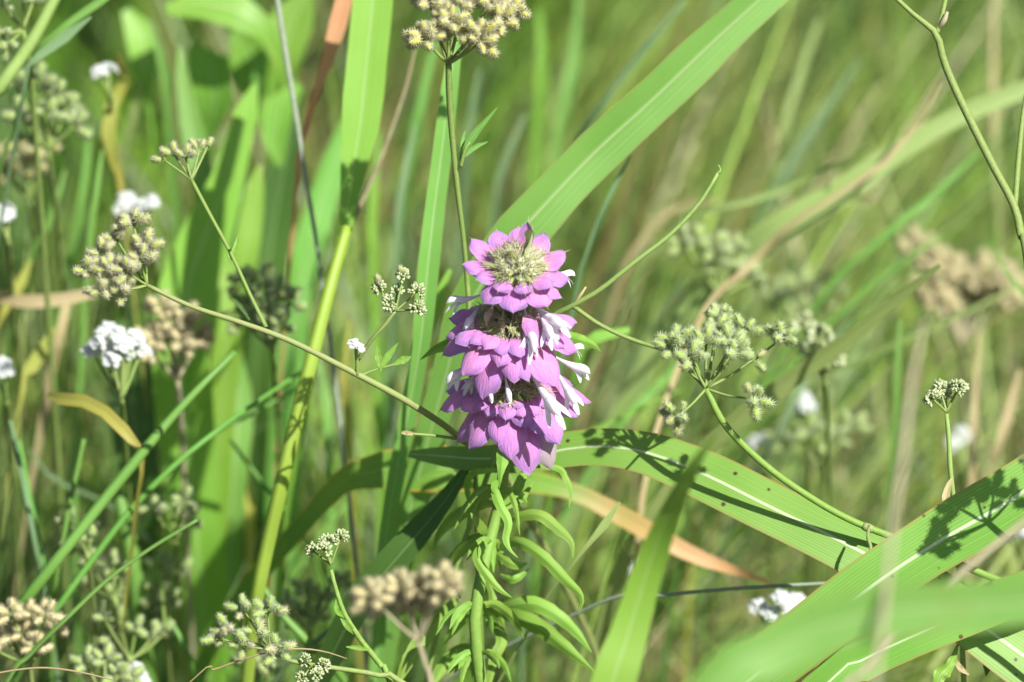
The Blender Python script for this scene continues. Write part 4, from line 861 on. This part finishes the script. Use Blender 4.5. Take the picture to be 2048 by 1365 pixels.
culm('thin pale straw lying level above the two lobed white flowers', [(1700, 1165, .05, 7), (1560, 1172, .05, 8), (1440, 1180, .05, 8), (1340, 1190, .055, 8), (1180, 1215, .07, 8)], STEMGREY)
blade('small dark bent leaf right of the beebalm leaves', [(1240, 1004, .03, 3), (1222, 1030, .03, 16), (1200, 1062, .03, 16), (1170, 1098, .03, 8), (1130, 1150, .035, 6), (1080, 1220, .045, 6)], OLIVE, 'end', .3)
# blurred stalks in front of the crossing leaves
culm('pale out of focus seed stalk rising in front of the crossing leaves', [(1850, 640, -.32, 8), (1825, 760, -.33, 13), (1808, 900, -.34, 15), (1790, 1020, -.35, 14), (1775, 1150, -.36, 14), (1760, 1290, -.37, 14), (1745, 1420, -.38, 14)], STEMD)
culm('tan out of focus stalk slanting in front of the lower right leaves', [(2120, 985, -.2, 11), (2040, 1050, -.2, 13), (1930, 1140, -.21, 14), (1820, 1240, -.22, 14), (1720, 1350, -.23, 14), (1650, 1450, -.24, 14)], STEMD)
TR = 'long blurred grass blade slanting in the bright background'
SL = [([(1370, 0, .3, 12), (1280, 110, .3, 20), (1190, 230, .31, 22), (1140, 320, .33, 20)], BLUEG), ([(1262, 310, .12, 8), (1215, 400, .12, 15), (1180, 490, .13, 15), (1150, 600, .14, 14)], BLUEG), ([(1720, 120, .45, 18), (1640, 240, .45, 36), (1570, 350, .45, 40), (1510, 450, .46, 36)], BLUEG),
      ([(1050, 230, .35, 14), (1005, 340, .35, 26), (985, 460, .36, 26)], BLUEG), ([(1640, 40, .5, 14), (1600, 150, .5, 24), (1560, 300, .5, 20)], OLIVE), ([(2060, 560, .3, 8), (1900, 640, .3, 16), (1700, 730, .31, 20), (1500, 850, .33, 20)], OLIVE), ([(1880, 470, .33, 14), (1720, 590, .33, 24), (1590, 720, .34, 24), (1480, 850, .35, 20)], GREEN),
      ([(1960, 300, .3, 10), (1880, 380, .3, 22), (1760, 480, .3, 26), (1640, 600, .31, 22)], GREEN), ([(1700, 640, .25, 10), (1620, 740, .25, 24), (1560, 860, .25, 26), (1500, 960, .27, 22)], BLUEG), ([(1430, 640, .3, 14), (1330, 760, .3, 26), (1230, 870, .3, 26)], GREEN), ([(2048, 100, .45, 12), (2004, 220, .45, 18), (1992, 340, .45, 18), (2000, 450, .45, 16)], OLIVE),
      ([(1990, -20, .5, 12), (1988, 160, .5, 18), (1994, 330, .5, 18), (2006, 500, .51, 16)], STRAW), ([(2040, 740, .28, 12), (2015, 840, .28, 34), (1995, 900, .28, 20), (1980, 980, .29, 14)], STRAW), ([(1960, 660, .3, 10), (1950, 800, .3, 20), (1945, 940, .3, 20)], STRAW), ([(1800, 640, .22, 10), (1795, 760, .22, 26), (1790, 900, .23, 28), (1780, 1040, .25, 24)], GREEN),
      ([(1430, 400, .4, 12), (1340, 420, .4, 20), (1270, 500, .4, 20), (1230, 600, .41, 18)], STRAW), ([(1360, 780, .2, 8), (1260, 830, .2, 14), (1170, 870, .2, 16), (1110, 930, .21, 14)], LIME), ([(1260, 660, .15, 20), (1210, 670, .15, 40), (1170, 690, .15, 36), (1150, 760, .16, 26)], LIME), ([(1980, 480, .2, 5), (2010, 540, .2, 10), (2060, 610, .2, 12), (2100, 700, .2, 12)], GREEN),
      ([(1760, 395, .3, 8), (1680, 398, .3, 12), (1600, 405, .3, 12), (1540, 430, .31, 12)], STRAW), ([(1080, 20, .45, 20), (1085, 140, .45, 44), (1075, 280, .46, 40)], LIME), ([(1160, -20, .5, 16), (1150, 120, .5, 40), (1120, 260, .5, 36)], GREEN)]
SLL = ['blue grey blade passing behind the upper half of the broad bright blade',
  "thin blue green blade rising above the top flower tier's right side",
  "wide hazy blue green blade behind the long green blade's tip",
  'hazy blue green blade between the yellowish seed head and the broad bright blade',
  'hazy olive blade near the hazy blue green blade above the brownish bent blade',
  'narrow olive blade under the large dry tan seed head',
  'green blade passing left of the large dry tan seed head',
  'green blade crossing below the long green blade beside the branching stalk',
  'blue green blade behind the outer clusters of the pale green seed head',
  'green blade slanting between the flower and the pale green seed head',
  "tan upright straw behind the branching stalk's side branch",
  'tall tan straw standing behind the branching stalk',
  'broad tan dead leaf right of the tiny pale buds',
  'tan straw behind the tiny pale buds',
  'wide green blade left of the tiny pale buds',
  'bent tan straw behind the tip of the forked stalk',
  "lime blade entering behind the lowest flower tier's right side",
  'short lime leaf behind the fork of the bare stalk',
  'thin green blade crossing in front of the large dry tan seed head',
  'thin level straw crossing under the long green blade',
  'lime blade right of the yellowish seed head',
  "hazy green blade left of the broad bright blade's middle"]
for lb, (q, m) in zip(SLL, SL): blade(lb, [(a, b, d, w * .62) for a, b, d, w in q], m, 'end', .2, 0, U_(-25, 25), .08, 'blurred grass blades slanting in the bright background', 26, 8, .05)
TLL = ["green blade left of the yellowish seed head's stalk",
  "blue green blade right of the yellowish seed head's stalk",
  'blue green blade between the purplish stalk and the tall narrow blade',
  'lime blade behind the node of the lime stalk',
  'green blade right of the lime stalk under the arching parsley',
  'yellowing blade right of the lime stalk',
  'green blade below the yellow green bent leaf',
  'green blade above the small faded yellow leaf',
  'narrow green blade under the yellow green bent leaf',
  'green blade under the broad weed leaves',
  'olive blade beside the yellow green bent leaf',
  "green blade left of the lime stalk's node",
  'green blade left of the lowest flower tier',
  'wide lime blade left of the middle flower tier',
  'thin blue green blade crossing behind the slanting stalk',
  'blue green blade behind the yellow bent leaf',
  'yellowing blade between the broad lime blade and the lime stalk',
  "green blade crossing behind the lime stalk's foot",
  "green blade behind the grey stalk's upper end"]
for lb, (q, m) in zip(TLL, [([(880, 60, .3, 12), (850, 180, .3, 34), (820, 330, .31, 36), (800, 480, .33, 30)], GREEN), ([(960, 140, .35, 12), (940, 260, .35, 30), (930, 380, .36, 28)], BLUEG), ([(830, 250, .25, 10), (800, 400, .25, 26), (790, 560, .26, 28), (785, 700, .28, 26)], BLUEG), ([(760, 260, .3, 10), (745, 420, .3, 30), (750, 580, .31, 30)], LIME),
             ([(640, 720, .28, 12), (655, 840, .28, 26), (660, 980, .29, 26)], GREEN), ([(700, 640, .22, 10), (690, 760, .22, 24), (700, 900, .24, 24)], YELL), ([(180, 250, .3, 10), (170, 360, .3, 26), (150, 480, .31, 26), (120, 600, .33, 22)], GREEN), ([(130, 340, .25, 8), (100, 440, .25, 24), (60, 540, .26, 24)], GREEN), ([(205, 300, .2, 10), (190, 400, .2, 22), (175, 540, .21, 22)], GREEN),
             ([(300, 40, .3, 14), (330, 140, .3, 36), (340, 260, .31, 36)], GREEN), ([(290, 120, .35, 12), (270, 220, .35, 26), (250, 330, .36, 24)], OLIVE), ([(620, 470, .25, 10), (610, 600, .25, 36), (600, 740, .26, 36)], GREEN), ([(870, 700, .16, 8), (860, 800, .16, 24), (830, 900, .17, 26), (800, 1010, .19, 24)], GREEN), ([(900, 540, .12, 14), (860, 640, .12, 46), (835, 740, .13, 50), (820, 850, .15, 40)], LIME),
             ([(60, 900, .22, 8), (110, 960, .22, 14), (200, 1000, .23, 14), (290, 1070, .25, 14)], BLUEG), ([(160, 790, .28, 10), (155, 880, .28, 26), (150, 960, .29, 26)], BLUEG), ([(480, 900, .3, 10), (500, 1020, .3, 28), (500, 1150, .31, 28)], YELL), ([(700, 1000, .25, 10), (620, 1100, .25, 24), (560, 1220, .26, 24)], GREEN), ([(560, 60, .33, 10), (520, 140, .33, 30), (500, 240, .34, 30)], GREEN)]):
    blade(lb, [(a, b, d, w * .62) for a, b, d, w in q], m, 'end', .2, 0, U_(-25, 25), .06, 'blurred grass blades standing in the shaded background', 26, 10, .05)
# broad leaves at the top left
for lb, q in zip(['broad blurred leaf arching above the pointed green blade', 'broad blurred leaf beside the salmon blade', 'large dark blurred leaf behind the pointed green blade', "broad blurred leaf behind the grey stalk's upper part", "broad blurred leaf left of the pointed green blade's tip", 'short broad leaf between the grey stalk and the broad lime blade'], ([(330, 20, .3, 20), (400, 5, .3, 80), (470, 20, .3, 90), (530, 60, .3, 50), (560, 110, .31, 14), (570, 220, .33, 8)], [(620, -20, .32, 20), (590, 30, .32, 80), (570, 80, .32, 90), (575, 140, .32, 50), (590, 200, .33, 10)], [(380, 90, .33, 20), (420, 130, .33, 90), (430, 190, .33, 100), (420, 260, .34, 40), (420, 340, .35, 10)],
          [(470, 60, .36, 20), (500, 110, .36, 90), (520, 170, .36, 90), (530, 240, .36, 30), (535, 330, .37, 8)], [(250, 20, .34, 20), (280, 60, .34, 70), (290, 130, .34, 60), (300, 220, .35, 10)], [(600, 170, .3, 20), (560, 210, .3, 60), (550, 270, .3, 60), (560, 330, .3, 12)])):
    blade(lb, q, BROAD, 'end', .12, 0, U_(-30, 30), .08, 'broad weed leaves high behind the left blades', 26, 6, .05, 'weed_plant')
